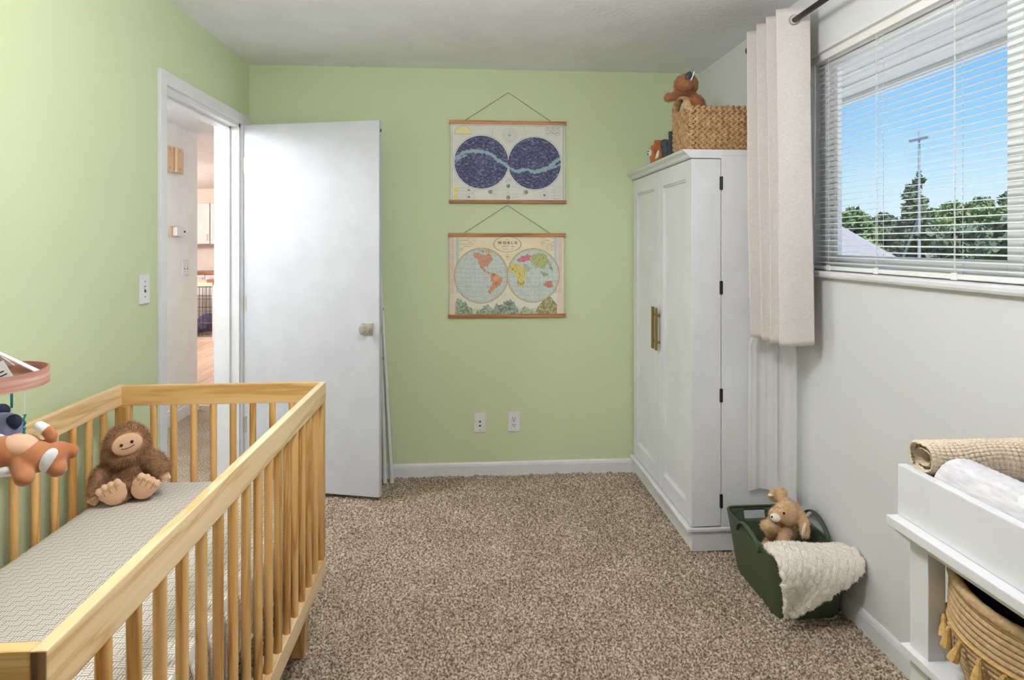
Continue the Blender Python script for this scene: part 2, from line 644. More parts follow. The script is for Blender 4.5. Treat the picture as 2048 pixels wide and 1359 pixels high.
M('fur_chestnut', (180, 124, 80), .95, spec=.05, var=(40, (142, 90, 52), .2), sheen=.3)
M('satin_dark', (58, 64, 70), .5)
M('figure_orange', (196, 118, 54), .6, var=(30, (160, 84, 36), .3))
M('figure_dark', (74, 78, 80), .6, var=(30, (54, 56, 60), .3))
M('figure_white', (232, 226, 214), .6)
M('tub_green', (78, 88, 67), .5, spec=.3, bump=(250, .08, .001))
M('sherpa', (249, 241, 231), .98, spec=.03, var=(30, (242, 233, 222), .3))
M('muslin', (226, 208, 186), .95, spec=.05, var=(50, (212, 192, 168), .3))
M('wicker', (206, 170, 126), .75, spec=.2, var=(40, (142, 104, 66), .15))
M('rope_jute', (204, 174, 134), .9, spec=.1, var=(90, (174, 144, 106), .2), bump=(260, .6, .003))
M('tassel_gold', (214, 176, 116), .9, spec=.1, var=(120, (186, 146, 88), .2), bump=(300, .5, .002))
M('paper_edge', (238, 232, 214), .8)
M('cord_olive', (110, 104, 78), .7)
M('ink', (70, 62, 52), .8)
M('soffit_white', (238, 237, 232), .7)
M('siding', (216, 214, 208), .8)
M('shingle_grey', (166, 164, 166), .95, var=(8, (150, 148, 150), .2), stretch=(1, 1, 4))
M('bounce_concrete', (226, 222, 214), .9, var=(2, (214, 210, 202), .3))  # pale surface of the added slab that bounces sunlight upward
M('grass_lawn', (120, 134, 78), .95, var=(3, (96, 108, 60), .2))
M('bark', (96, 82, 68), .95, var=(8, (70, 58, 48), .2))
M('leaf_mid', (146, 168, 112), .8, var=(.8, (106, 134, 80), .1), randv=.12)
M('leaf_dark', (118, 136, 108), .8, var=(.8, (84, 104, 78), .1), randv=.12)
M('pole_grey', (176, 180, 184), .7)
M('tile_white', (240, 232, 226), .3)
M('crate_wire', (52, 48, 52), .4, spec=.5)
M('crate_bed', (92, 88, 116), .95, var=(20, (66, 62, 90), .2))
M('cream_top', (236, 220, 190), .6)
M('orange_paint', (226, 130, 84), .6)


def stripe_ring():
    m, nt, b = base_mat('ring_band', .6)
    tc = nd(nt, 'ShaderNodeTexCoord'); mp = nd(nt, 'ShaderNodeMapping')
    mp.inputs['Scale'].default_value = (6, 6, 130)
    nt.links.new(tc.outputs['Object'], mp.inputs[0])
    n = nd(nt, 'ShaderNodeTexNoise'); n.inputs['Scale'].default_value = 1.0; n.inputs['Detail'].default_value = 4
    nt.links.new(mp.outputs[0], n.inputs['Vector'])
    r = nd(nt, 'ShaderNodeValToRGB')
    r.color_ramp.elements[0].position = .3; r.color_ramp.elements[0].color = lin((160, 112, 96))
    r.color_ramp.elements[1].position = .72; r.color_ramp.elements[1].color = lin((214, 186, 166))
    e = r.color_ramp.elements.new(.5); e.color = lin((190, 138, 122))
    nt.links.new(n.outputs['Fac'], r.inputs[0]); nt.links.new(r.outputs[0], b.inputs['Base Color'])


stripe_ring()

# ================================================================== room shell
XL, XR, YB, YF, ZC = -1.28, 1.412, 3.645, -1.15, 2.426
DY0, DY1, DZ = 2.65, 3.50, 2.05          # door opening in the left wall
WY0, WY1, WZ0, WZ1 = 0.66, 2.455, 1.262, 2.166   # window opening in the right wall
T = 0.12

struct('floor', MB().box(XL - T, XR + .15, YF - T, YB + T, -.15, -.012), 'carpet', 'carpeted floor slab of the nursery', 'floor')
struct('ceiling', MB().box(XL - T, XR + .15, YF - T, YB + T, ZC, ZC + .12), 'paint_ceiling', 'white textured ceiling of the nursery', 'ceiling')
struct('wall_back', MB().box(XL - T, XR + .15, YB, YB + T, -.15, ZC), 'paint_green', 'light green wall behind the two hanging maps', 'wall')
wl = MB()
wl.box(XL - T, XL, YF - T, DY0, -.15, ZC)
wl.box(XL - T, XL, DY0, DY1, DZ, ZC)
wl.box(XL - T, XL, DY1, YB, -.15, ZC)
struct('wall_left', wl, 'paint_green', 'light green wall with the doorway behind the crib', 'wall')
wr = MB()
wr.box(XR, XR + .15, YF - T, WY0, -.15, ZC)
wr.box(XR, XR + .15, WY1, YB, -.15, ZC)
wr.box(XR, XR + .15, WY0, WY1, -.15, WZ0)
wr.box(XR, XR + .15, WY0, WY1, WZ1, ZC)
struct('wall_right', wr, 'paint_grey', 'pale grey wall holding the window', 'wall')
struct('wall_front', MB().box(XL, XR, YF - T, YF, -.15, ZC), 'paint_grey', 'pale grey wall opposite the two maps', 'wall')


def baseboard(name, axis, a0, a1, wallpos, sgn, label, h=.075, t=.013, mat='paint_trim'):
    prof = [(wallpos, -.01), (wallpos + sgn * t, -.01), (wallpos + sgn * t, h - .02), (wallpos + sgn * t * .75, h - .008), (wallpos + sgn * t * .35, h), (wallpos, h)]
    return struct(name, MB().prism(prof, axis, a0, a1), mat, label, 'baseboard')


# for axis y the profile lives in (x,z); for axis x in (y,z)
baseboard('baseboard_back', 'x', XL, XR, YB, -1, 'white baseboard along the green map wall')
baseboard('baseboard_left', 'y', YF, DY0 - .058, XL, 1, 'white baseboard along the green wall behind the crib')
baseboard('baseboard_right', 'y', YF, YB - .013, XR, -1, 'white baseboard along the grey window wall')

# carpet pile: real relief over the visible floor
def carpet_pile():
    rng = np.random.default_rng(3)
    x0, x1, y0, y1, st = XL, XR, .55, YB, .0062
    nx = int((x1 - x0) / st); ny = int((y1 - y0) / st)
    X, Y = np.meshgrid(np.linspace(x0, x1, nx), np.linspace(y0, y1, ny))
    H = rng.random((ny, nx))
    H = (H + np.roll(H, 1, 0) + np.roll(H, 1, 1) + np.roll(np.roll(H, 1, 0), 1, 1)) / 4
    H = H - H.mean()
    Z = H * .030
    big = rng.random((ny // 24 + 2, nx // 24 + 2))
    yy = np.linspace(0, big.shape[0] - 1.01, ny); xx = np.linspace(0, big.shape[1] - 1.01, nx)
    iy = yy.astype(int); ix = xx.astype(int)
    fy = (yy - iy)[:, None]; fx = (xx - ix)[None, :]
    B = (big[iy][:, ix] * (1 - fy) * (1 - fx) + big[iy + 1][:, ix] * fy * (1 - fx) + big[iy][:, ix + 1] * (1 - fy) * fx + big[iy + 1][:, ix + 1] * fy * fx)
    Z = Z + (B - .5) * .006 - .004
    Xj = X + rng.normal(0, .0012, X.shape); Yj = Y + rng.normal(0, .0012, Y.shape)
    Xj = np.clip(Xj, x0, x1); Yj = np.clip(Yj, y0, y1)
    co = np.stack([Xj, Yj, Z], -1).reshape(-1, 3).astype(np.float32)
    ii = (np.arange(ny - 1)[:, None] * nx + np.arange(nx - 1)[None, :]).ravel()
    fc = np.stack([ii, ii + 1, ii + nx + 1, ii + nx], -1).astype(np.int32)
    me = bpy.data.meshes.new('carpet_pile')
    me.vertices.add(len(co)); me.vertices.foreach_set('co', co.ravel())
    me.loops.add(fc.size); me.loops.foreach_set('vertex_index', fc.ravel())
    me.polygons.add(len(fc))
    me.polygons.foreach_set('loop_start', np.arange(0, fc.size, 4, dtype=np.int32))
    me.polygons.foreach_set('loop_total', np.full(len(fc), 4, np.int32))
    me.update(calc_edges=True)
    o = finish('carpet', me, 'carpet', None, False, False)
    tag(o, 'speckled brown and beige short pile carpet on the nursery floor', 'carpet', None, 'stuff')


carpet_pile()

# door casing and jamb
cs = MB()
cs.box(XL, XL + .016, DY0 - .055, DY0, -.01, DZ + .058, .003)
cs.box(XL, XL + .016, DY1, YB - .012, -.01, DZ + .058, .003)
cs.box(XL, XL + .016, DY0, DY1, DZ, DZ + .058, .003)
struct('trim_1', cs, 'paint_trim', 'white casing around the doorway', 'door casing')
jb = MB()
jb.box(XL - T - .012, XL + .002, DY0, DY0 + .018, -.01, DZ)
jb.box(XL - T - .012, XL + .002, DY1 - .018, DY1, -.01, DZ)
jb.box(XL - T - .012, XL + .002, DY0, DY1, DZ - .018, DZ)
jb.box(XL - .085, XL - .045, DY0 + .018, DY0 + .03, -.01, DZ - .018)
jb.box(XL - .085, XL - .045, DY1 - .03, DY1 - .018, -.01, DZ - .018)
jb.box(XL - .085, XL - .045, DY0 + .018, DY1 - .018, DZ - .03, DZ - .018)
jb.box(XL - T - .014, XL - T, DY0 - .055, DY0, -.01, DZ + .058)
jb.box(XL - T - .014, XL - T, DY1, DY1 + .055, -.01, DZ + .058)
jb.box(XL - T - .014, XL - T, DY0, DY1, DZ, DZ + .058)
struct('trim_2', jb, 'paint_trim', 'white door jamb with stops lining the doorway', 'door jamb')
sp = MB().box(XL - .036, XL - .01, DY0 + .0175, DY0 + .0195, .895, .96).box(XL - .006, XL + .004, DY0 + .012, DY0 + .022, .90, .955, .002)
tag(obj('strike_plate', sp, 'brushed_nickel'), 'metal strike plate on the white door jamb', 'strike plate')

# door slab, open towards the map wall
door = thing('door_1', 'white flat bedroom door standing open against the green wall', 'door', (XL + .012, 3.528, .0), None, 'structure')
door.rotation_euler = (0, 0, math.atan2(-.207, .795))
OFF[door.name] = Vector((0, 0, 0))
DW = .818
obj('door_slab', MB().box(0, DW, -.0175, .0175, .018, 2.047, .003), 'paint_door', door)
for s in (-1, 1):
    ros = obj('rosette', MB().box(DW - .098, DW - .034, s * .0175, s * .026, .893, .957, .003), 'brushed_nickel', door)
    kb = obj('knob', MB().lathe([(.011, 0), (.011, .022), (.02, .028), (.027, .034), (.0275, .05), (.024, .056), (.004, .058)], (0, 0, 0), 'y', 28), 'brushed_nickel', door, True)
    kb.location = (DW - .066, s * .026, .925)
    if s < 0: kb.rotation_euler = (0, 0, PI)
obj('latch_plate', MB().box(DW - .0005, DW + .0015, -.013, .013, .896, .954).box(DW, DW + .012, -.007, .006, .915, .935, .002), 'brushed_nickel', door)
obj('edge_guide', MB().box(DW - .0005, DW + .003, -.006, .006, 1.985, 2.0), 'dark_slot', door)
for z in (1.82, 1.05, .37):
    obj('hinge', MB().box(-.004, .03, -.0195, -.0172, z - .045, z + .045).tube([(-.006, -.018, z - .046), (-.006, -.018, z + .046)], .006, 10), 'brushed_nickel', door)

# ------------------------------------------------------------------ hall and kitchen beyond the doorway
HZ = 2.30
struct('floor_hall', MB().box(-2.27, XL - T, 1.4, 5.35, -.15, 0), 'carpet', 'brown carpet of the hallway beyond the doorway', 'floor')
struct('wall_hall', MB().box(-2.39, -2.265, 1.4, 5.25, -.15, HZ), 'paint_hall', 'white hallway wall facing the doorway', 'wall')
struct('wall_hall_front', MB().box(-2.39, XL - T, 1.28, 1.4, -.15, HZ), 'paint_hall', 'white end wall of the hallway', 'wall')
struct('wall_hall_side', MB().box(XL - T, XL, YB + T, 7.5, -.15, HZ), 'paint_hall', 'white hallway wall beyond the nursery', 'wall')
struct('ceiling_hall', MB().box(-7.2, XL - T, 1.28, 11.2, HZ, HZ + .12), 'paint_ceiling', 'white ceiling over hallway and kitchen', 'ceiling')
struct('wall_kitchen_end', MB().box(-2.96, XL, 7.36, 7.5, -.15, HZ), 'paint_hall', 'cream white wall end where the hallway opens', 'wall')
struct('wall_kitchen_back', MB().box(-7.2, -1.4, 10.95, 11.1, -.15, HZ), 'tile_white', 'white tiled kitchen wall behind the counter', 'wall')
struct('wall_kitchen_left', MB().box(-7.2, -7.08, 5.25, 11.1, -.15, HZ), 'paint_hall', 'white far side wall of the kitchen', 'wall')
struct('wall_kitchen_front', MB().box(-7.2, -2.39, 5.13, 5.25, -.15, HZ), 'paint_hall', 'white kitchen wall behind the hallway', 'wall')
struct('wall_kitchen_right', MB().box(-1.52, -1.4, 7.5, 11.1, -.15, HZ), 'paint_hall', 'white side wall of the kitchen', 'wall')


def tall_base(name, mb_pts, axis, a0, a1, label):
    return struct(name, MB().prism(mb_pts, axis, a0, a1), 'paint_trim', label, 'baseboard')


def tallprof(w, s):
    return [(w, 0), (w + s * .016, 0), (w + s * .016, .085), (w + s * .012, .095), (w + s * .012, .115), (w + s * .007, .125), (w + s * .005, .14), (w, .14)]


tall_base('baseboard_hall', tallprof(-2.265, 1), 'y', 1.4, 5.25, 'tall moulded white baseboard along the hallway wall')
tall_base('baseboard_kitchen', tallprof(7.36, -1), 'x', -2.976, XL - T, 'tall moulded white baseboard on the kitchen wall end')

kf = thing('floor_kitchen', 'light wood plank floor leading to the kitchen', 'floor', (0, 0, 0), None, 'structure')
obj('subfloor', MB().box(-7.2, -1.4, 5.35, 11.1, -.15, -.012), 'walnut', kf)
rp = random.Random(4)
pl_me = None
k = 0
for i in range(22):
    x = -5.0 + i * .165
    y = 5.35 - rp.random() * .9
    while y < 11.1:
        y2 = min(y + 1.4, 11.1)
        ya = max(y, 5.35)
        if y2 - ya > .05:
            obj('plank', MB().box(x + .0015, x + .1635, ya + .001, y2 - .001, -.012, 0), 'oak_floor', kf)
        y = y2

# wall chime (tan), thermostat, switch plate on the hallway wall
xw = -2.265
ch = thing('wall_chime', 'tan doorbell chime in three slabs on the hallway wall', 'door chime', (xw, 4.78, 1.93))
obj('back_plate', MB().box(xw, xw + .012, 4.64, 4.95, 1.935, 2.11, .003), 'walnut', ch)
for (a, b_, d) in ((4.648, 4.775, .035), (4.79, 4.885, .05), (4.893, 4.94, .03)):
    pn = obj('chime_panel', MB().box(xw + .01, xw + d, a, b_, 1.925, 2.115, .004), 'chime_tan', ch)
    for zz in (1.95, 2.09):
        obj('screw_cap', MB().lathe([(.008, 0), (.008, .003), (.003, .005)], (xw + d, (a + b_) / 2, zz), 'x', 14), 'brass_dot', pn)
th = thing('thermostat', 'small white thermostat on the hallway wall', 'thermostat', (xw, 4.86, 1.44))
obj('wall_plate', MB().box(xw, xw + .012, 4.765, 4.93, 1.435, 1.512, .003), 'chime_tan', th)
obj('body', MB().box(xw + .012, xw + .045, 4.80, 4.945, 1.44, 1.508, .008), 'white_plastic', th)
obj('dial', MB().lathe([(.008, 0), (.008, .006), (.005, .008)], (xw + .045, 4.92, 1.474), 'x', 14), 'seam_dark', th)
sm = thing('wall_sensor', 'tiny white sensor box beside the thermostat', 'sensor', (xw, 4.66, 1.43))
obj('body', MB().box(xw, xw + .02, 4.625, 4.69, 1.43, 1.50, .004), 'white_plastic', sm)
obj('button', MB().box(xw + .02, xw + .024, 4.65, 4.67, 1.468, 1.488), 'seam_dark', sm)


def switch_plate(name, label, origin, ax, n, kind, cat):
    """ax: 'x+' plate on a wall facing +x, 'y-' plate facing -y"""
    t = thing(name, label, cat, origin)
    ox, oy, oz = origin
    w = .072 if n == 1 else .116
    h = .117

    def bx(mb, a0, a1, d0, d1, z0, z1, bev=0.0):
        if ax == 'x+': return mb.box(ox + d0, ox + d1, oy + a0, oy + a1, oz + z0, oz + z1, bev)
        return mb.box(ox + a0, ox + a1, oy - d1, oy - d0, oz + z0, oz + z1, bev)
    obj('plate', bx(MB(), -w / 2, w / 2, 0, .007, -h / 2, h / 2, .003), 'white_plastic', t)
    for k in range(n):
        c = (k - (n - 1) / 2) * .046
        if kind == 'toggle':
            obj('toggle_slot', bx(MB(), c - .006, c + .006, .006, .0078, -.013, .013), 'seam_dark', t)
            obj('toggle', bx(MB(), c - .0045, c + .0045, .006, .017, -.002, .010, .001), 'white_plastic', t)
            for z in (-.03, .03):
                obj('screw', bx(MB(), c - .0025, c + .0025, .006, .0079, z - .0025, z + .0025), 'seam_dark', t)
        elif kind == 'phone':
            obj('jack', bx(MB(), -.005, .005, .006, .0078, .001, .011).v and bx(MB(), -.005, .005, .006, .0078, .001, .011), 'dark_slot', t)
            obj('jack', bx(MB(), -.006, .006, .006, .0078, -.023, -.014), 'dark_slot', t)
            obj('screw', bx(MB(), -.0025, .0025, .006, .0078, -.048, -.043), 'seam_dark', t)
        else:
            for s in (1, -1):
                fc = obj('socket', bx(MB(), -.016, .016, .006, .0095, s * .02 - .0135, s * .02 + .0135, .003), 'white_plastic', t)
                obj('slot', bx(MB(), -.0085, -.0055, .0090, .0100, s * .02 - .002, s * .02 + .008), 'dark_slot', fc)
                obj('slot', bx(MB(), .0055, .0085, .0090, .0100, s * .02 - .002, s * .02 + .007), 'dark_slot', fc)
                obj('slot', bx(MB(), -.0025, .0025, .0090, .0100, s * .02 - .0105, s * .02 - .0055), 'dark_slot', fc)
            obj('screw', bx(MB(), -.0025, .0025, .006, .0082, -.0025, .0025), 'seam_dark', t)
    return t


switch_plate('light_switch', 'double white toggle switch on the hallway wall', (xw, 5.035, 1.188), 'x+', 2, 'toggle', 'light switch')
switch_plate('light_switch', 'single white toggle switch on the green wall beside the doorway', (XL, 2.49, 1.204), 'x+', 1, 'toggle', 'light switch')
switch_plate('phone_jack_plate', 'white wall plate with two small dark jacks', (.0655, YB, .312), 'y-', 1, 'phone', 'wall plate')
switch_plate('power_outlet', 'white duplex power outlet on the green wall', (.269, YB, .314), 'y-', 1, 'outlet', 'outlet')

# kitchen furniture
def kitchen_cabinet(name, label, x0, x1, y0, y1, z0, z1, nd_, grp=None):
    t = thing(name, label, 'cabinet', ((x0 + x1) / 2, (y0 + y1) / 2, z0), grp)
    obj('body', MB().box(x0, x1, y0 + .02, y1, z0, z1), 'white_lacquer', t)
    w = (x1 - x0) / nd_
    for i in range(nd_):
        a, b_ = x0 + i * w + .004, x0 + (i + 1) * w - .004
        mb = MB().box(a, b_, y0 + .008, y0 + .02, z0 + .004, z1 - .004)
        mb.box(a, a + .055, y0, y0 + .01, z0 + .004, z1 - .004).box(b_ - .055, b_, y0, y0 + .01, z0 + .004, z1 - .004)
        mb.box(a + .055, b_ - .055, y0, y0 + .01, z0 + .004, z0 + .06).box(a + .055, b_ - .055, y0, y0 + .01, z1 - .06, z1 - .004)
        d = obj('door', mb, 'white_lacquer', t)
        hx = b_ - .03
        hz = z0 + .06 if z0 > 1 else z1 - .16
        obj('handle', MB().tube([(hx, y0 - .001, hz), (hx, y0 - .03, hz + .005), (hx, y0 - .03, hz + .1), (hx, y0 - .001, hz + .105)], .005, 8), 'brushed_nickel', d, True)
    return t


kitchen_cabinet('upper_cabinet', 'white kitchen wall cabinet above the wire dog crate', -5.28, -4.37, 10.595, 10.945, 1.37, 2.06, 2, 'kitchen wall cabinets')
kitchen_cabinet('upper_cabinet', 'white kitchen wall cabinet above the peninsula end', -4.36, -3.5, 10.595, 10.945, 1.37, 2.06, 2, 'kitchen wall cabinets')
kitchen_cabinet('base_cabinet', 'white kitchen base cabinet under the wooden worktop', -5.3, -3.4, 10.365, 10.945, 0, .87, 4)
tag(obj('worktop', MB().box(-5.3, -3.4, 10.34, 10.95, .87, .91, .004), 'walnut'), 'brown wooden worktop along the kitchen wall', 'worktop')
tag(obj('kitchen_soffit', MB().box(-5.3, -3.4, 10.58, 10.95, 2.06, HZ), 'soffit_beige'), 'beige soffit above the kitchen wall cabinets', 'soffit', None, 'structure')
pn = thing('peninsula', 'white kitchen peninsula end with a brown wooden top', 'counter', (-3.25, 9.2, 0))
obj('panel', MB().box(-3.62, -2.9, 8.86, 9.5, 0, .83, .003), 'white_lacquer', pn)
obj('countertop', MB().box(-3.68, -2.86, 8.82, 9.54, .83, .875, .004), 'walnut', pn)
# dog crate
cr = thing('dog_crate', 'black wire dog crate with a cream top beside the peninsula', 'crate', (-4.3, 9.45, 0))
cx0, cx1, cy0, cy1, cz = -4.85, -3.73, 9.3, 9.85, .74
fr = MB()
for (x, y) in ((cx0, cy0), (cx1, cy0), (cx0, cy1), (cx1, cy1)):
    fr.tube([(x, y, 0), (x, y, cz)], .008, 6)
for z in (.01, cz):
    fr.tube([(cx0, cy0, z), (cx1, cy0, z), (cx1, cy1, z), (cx0, cy1, z)], .008, 6, closed=True)
obj('crate_frame', fr, 'crate_wire', cr)
for i in range(1, 22):
    x = cx0 + (cx1 - cx0) * i / 22
    obj('wire', MB().tube([(x, cy0, .01), (x, cy0, cz)], .0045, 5), 'crate_wire', cr)
for z in (.2, .38, .56):
    obj('cross_wire', MB().tube([(cx0, cy0, z), (cx1, cy0, z), (cx1, cy1, z), (cx0, cy1, z)], .0045, 5, closed=True), 'crate_wire', cr)
for i in range(1, 9):
    y = cy0 + (cy1 - cy0) * i / 9
    obj('wire', MB().tube([(cx1, y, .01), (cx1, y, cz)], .0045, 5), 'crate_wire', cr)
obj('wooden_top', MB().box(cx0 - .03, cx1 + .03, cy0 - .03, cy1 + .03, cz + .005, cz + .07, .006), 'cream_top', cr)
dbm = blob([('e', (-4.2, 9.56, .12), (.40, .2, .10)), ('e', (-3.95, 9.56, .2), (.16, .18, .12)), ('e', (-4.45, 9.56, .22), (.14, .18, .13))], .02, 6)
tag(obj_mesh('dog_bed', dbm, 'crate_bed'), 'dark blue cushion lying in the wire dog crate', 'dog bed')


def ceiling_lamp(name, label, x, y, z, r, mat, drop=.06):
    t = thing(name, label, 'ceiling light', (x, y, z))
    obj('canopy', MB().lathe([(r * .5, 0), (r * .52, -.015), (r * .45, -.03), (r * .1, -.035)], (x, y, z), 'z', 32), 'white_lacquer', t, True)
    obj('stem', MB().tube([(x, y, z - .03), (x, y, z - drop - .01)], .012, 12), 'brushed_nickel', t, True)
    obj('diffuser_offscreen', MB().ell((x, y, z - drop - r), (r, r, r), None, 32, 20), mat, t, True)
    return t


ceiling_lamp('ceiling_lamp_offscreen', 'white globe ceiling light of the nursery', .06, 1.22, ZC, .14, 'lamp_room', .16)
ceiling_lamp('hallway_lamp_offscreen', 'round ceiling light of the hallway', -1.83, 2.8, HZ, .12, 'lamp_hall', .05)
ceiling_lamp('kitchen_lamp_offscreen', 'round ceiling light of the kitchen', -4.9, 7.8, HZ, .20, 'lamp_kitchen', .05)


# ================================================================== window
win = thing('window_1', 'white sliding window with a deep sill in the grey wall', 'window', (XR, (WY0 + WY1) / 2, WZ0), None, 'structure')
GX = 1.492
fr = MB()
fo = .045
fr.box(GX - .025, GX + .045, WY0, WY0 + fo, WZ0, WZ1, .003)
fr.box(GX - .025, GX + .045, WY1 - fo, WY1, WZ0, WZ1, .003)
fr.box(GX - .025, GX + .045, WY0 + fo, WY1 - fo, WZ0, WZ0 + .035, .003)
fr.box(GX - .025, GX + .045, WY0 + fo, WY1 - fo, WZ1 - .035, WZ1, .003)
obj('window_frame', fr, 'vinyl', win)
ym = 1.555
for (a, b_, dx) in ((ym - .03, WY1 - fo, 0.0), (WY0 + fo, ym + .03, .022)):
    s = MB()
    st = .062 if dx == 0 else .05
    z0, z1 = WZ0 + .035, WZ1 - .035
    s.box(GX - .012 + dx, GX + .008 + dx, a, a + .05, z0, z1, .003)
    s.box(GX - .012 + dx, GX + .008 + dx, b_ - st, b_, z0, z1, .003)
    s.box(GX - .012 + dx, GX + .008 + dx, a + .05, b_ - st, z0, z0 + .04, .003)
    s.box(GX - .012 + dx, GX + .008 + dx, a + .05, b_ - st, z1 - .04, z1, .003)
    so = obj('sash', s, 'vinyl', win)
    obj('pane', MB().box(GX - .003 + dx, GX + .001 + dx, a + .045, b_ - st + .005, z0 + .035, z1 - .035), 'glass', so)
sill = MB().prism([(XR - .022, WZ0 - .012), (XR - .026, WZ0 - .004), (XR - .026, WZ0 + .006), (XR - .020, WZ0 + .012), (GX - .02, WZ0 + .012), (GX - .02, WZ0 - .012)], 'y', WY0 - .02, WY1 + .02)
obj('window_sill', sill, 'paint_trim', win)
hd = MB().box(XR - .004, GX - .02, WY0, WY1, WZ1 - .014, WZ1 + .001)
hd.box(XR + .004, GX - .02, WY0 - .001, WY0 + .012, WZ0 + .012, WZ1 - .014).box(XR + .004, GX - .02, WY1 - .012, WY1 + .001, WZ0 + .012, WZ1 - .014)
obj('recess_lining', hd, 'paint_trim', win)

# mini blind
BX = 1.445
bl = thing('window_blind', 'white horizontal mini blind with open slats hung in the window', 'blind', (BX, 1.56, WZ0))
by0, by1 = WY0 + .02, WY1 - .016
obj('headrail', MB().box(BX - .02, BX + .018, by0, by1, WZ1 - .044, WZ1 - .014, .003), 'blind_white', bl)
sl = MB()
def slat_fn(s, t):
    x = (s - .5) * .0235
    return (x, (t - .5) * (by1 - by0 - .01), .0022 * (1 - (2 * s - 1) ** 2) + .0)
sl.grid(slat_fn, 4, 1)
slat_me = bpy.data.meshes.new('slat')
slat_me.from_pydata(sl.v, [], sl.f)
slat_me.materials.append(MATS['blind_white'])
zt = WZ1 - .062
n_sl = 37
pitch = (zt - (WZ0 + .045)) / (n_sl - 1)
for i in range(n_sl):
    o = bpy.data.objects.new('slat', slat_me)
    COL.objects.link(o)
    o.parent = bl
    o.location = Vector((BX, (by0 + by1) / 2, zt - i * pitch)) - OFF[bl.name]
    o.rotation_euler = (0, math.radians(-9 + random.uniform(-1.2, 1.2)), 0)
obj('bottom_rail', MB().box(BX - .013, BX + .013, by0 + .004, by1 - .004, WZ0 + .016, WZ0 + .032, .004), 'blind_white', bl)
for y in (2.33, 2.046, 1.70, 1.36, 1.02, .78):
    cd = MB()
    for dx in (-.0135, .0135):
        cd.tube([(BX + dx, y, WZ0 + .03), (BX + dx, y, WZ1 - .04)], .0009, 5)
    cd.tube([(BX, y + .012, WZ0 + .03), (BX, y + .012, WZ1 - .04)], .0009, 5)
    lc = obj('ladder_cord', cd, 'cord_white', bl)
    obj('rail_clip', MB().box(BX - .0165, BX - .012, y - .012, y + .012, WZ0 + .014, WZ0 + .036, .002), 'blind_white', lc)
obj('tilt_wand', MB().tube([(BX - .022, 2.41, WZ1 - .05), (BX - .024, 2.412, 1.50)], .0035, 8), 'blind_white', bl, True)

# eave outside
ev = MB().box(XR + .15, 2.12, -1.5, 8.0, 2.195, 2.24)
ev.box(2.10, 2.13, -1.5, 8.0, 2.165, 2.36)
ev.box(XR - 3.4, 2.13, -1.5, 8.0, 2.60, 2.64)
for x in (1.66, 1.80, 1.94):
    ev.box(x, x + .012, -1.5, 8.0, 2.189, 2.196)
struct('roof_eave', ev, 'soffit_white', 'white boarded eave overhanging the window outside', 'eave')

# ================================================================== curtain, sheer, rod
RX, RZ = 1.287, 2.268
rod = thing('curtain_rod', 'black metal curtain rod with round end above the window', 'curtain rod', (RX, 1.5, RZ))
obj('rod', MB().tube([(RX, .38, RZ), (RX, 2.69, RZ)], .0115, 16), 'black_metal', rod, True)
for y in (2.705, .365):
    obj('finial', MB().ell((RX, y, RZ), (.021, .021, .021), None, 20, 14), 'black_metal', rod, True)
for y in (2.665, .45):
    obj('bracket', MB().tube([(RX, y, RZ - .012), (RX + .05, y, RZ - .03), (XR, y, RZ - .03)], .007, 8).box(XR - .006, XR + .001, y - .014, y + .014, RZ - .07, RZ + .01, .002), 'black_metal', rod)


def curtain_pt(s, t):
    """s 0 far .. 1 near ; t 0 top .. 1 bottom"""
    z = 2.318 + (.985 - 2.318) * t
    yt0, yt1 = 2.655, 2.305
    yb0, yb1 = 2.590, 2.275
    y = (yt0 + (yb0 - yt0) * t) * (1 - s) + (yt1 + (yb1 - yt1) * t) * s
    ph = 2 * PI * 4.0 * s ** 1.12
    amp = .058 + .008 * math.sin(5 * s + 3 * t) * t
    x = RX - .004 + amp * math.cos(ph) + .006 * t * math.sin(3.1 * ph + 2 * t)
    x -= .012 * t * (1 - s)
    # sharpen the near panel
    y += .012 * math.sin(2 * ph + .4) * (1 - .4 * t) * .5
    z += .006 * math.sin(ph + 1.0) * t
    return (x, y, z)


cur = thing('curtain', 'beige linen curtain panel gathered beside the window', 'curtain', (RX, 2.46, .985))
co = obj('panel', MB().grid(curtain_pt, 150, 60), 'linen_curtain', cur, 'all', False)
sd = co.modifiers.new('thick', 'SOLIDIFY'); sd.thickness = .0022
hem = obj('hem', MB().grid(lambda s, t: (lambda p: (p[0] - .0012, p[1] - .0012, p[2]))(curtain_pt(s, .965 + .004 * t)), 150, 1), 'linen_curtain', cur, 'all', False)
for k_ in range(8):
    s_ = ((.25 + .5 * k_) / 4.0) ** (1 / 1.12)
    p = Vector(curtain_pt(s_, .0375)); q = Vector(curtain_pt(s_ + .004, .0375))
    tdir = (q - p).normalized()
    nrm = tdir.cross(Vector((0, 0, 1))).normalized()
    up = Vector((0, 0, 1))
    pts = [Vector((RX - .002, p.y - .003, RZ)) + (tdir * math.cos(a) + up * math.sin(a)) * .0195 for a in [2 * PI * k / 24 for k in range(24)]]
    obj('grommet', MB().tube(pts, .0035, 6, closed=True), 'brushed_nickel', cur, True)


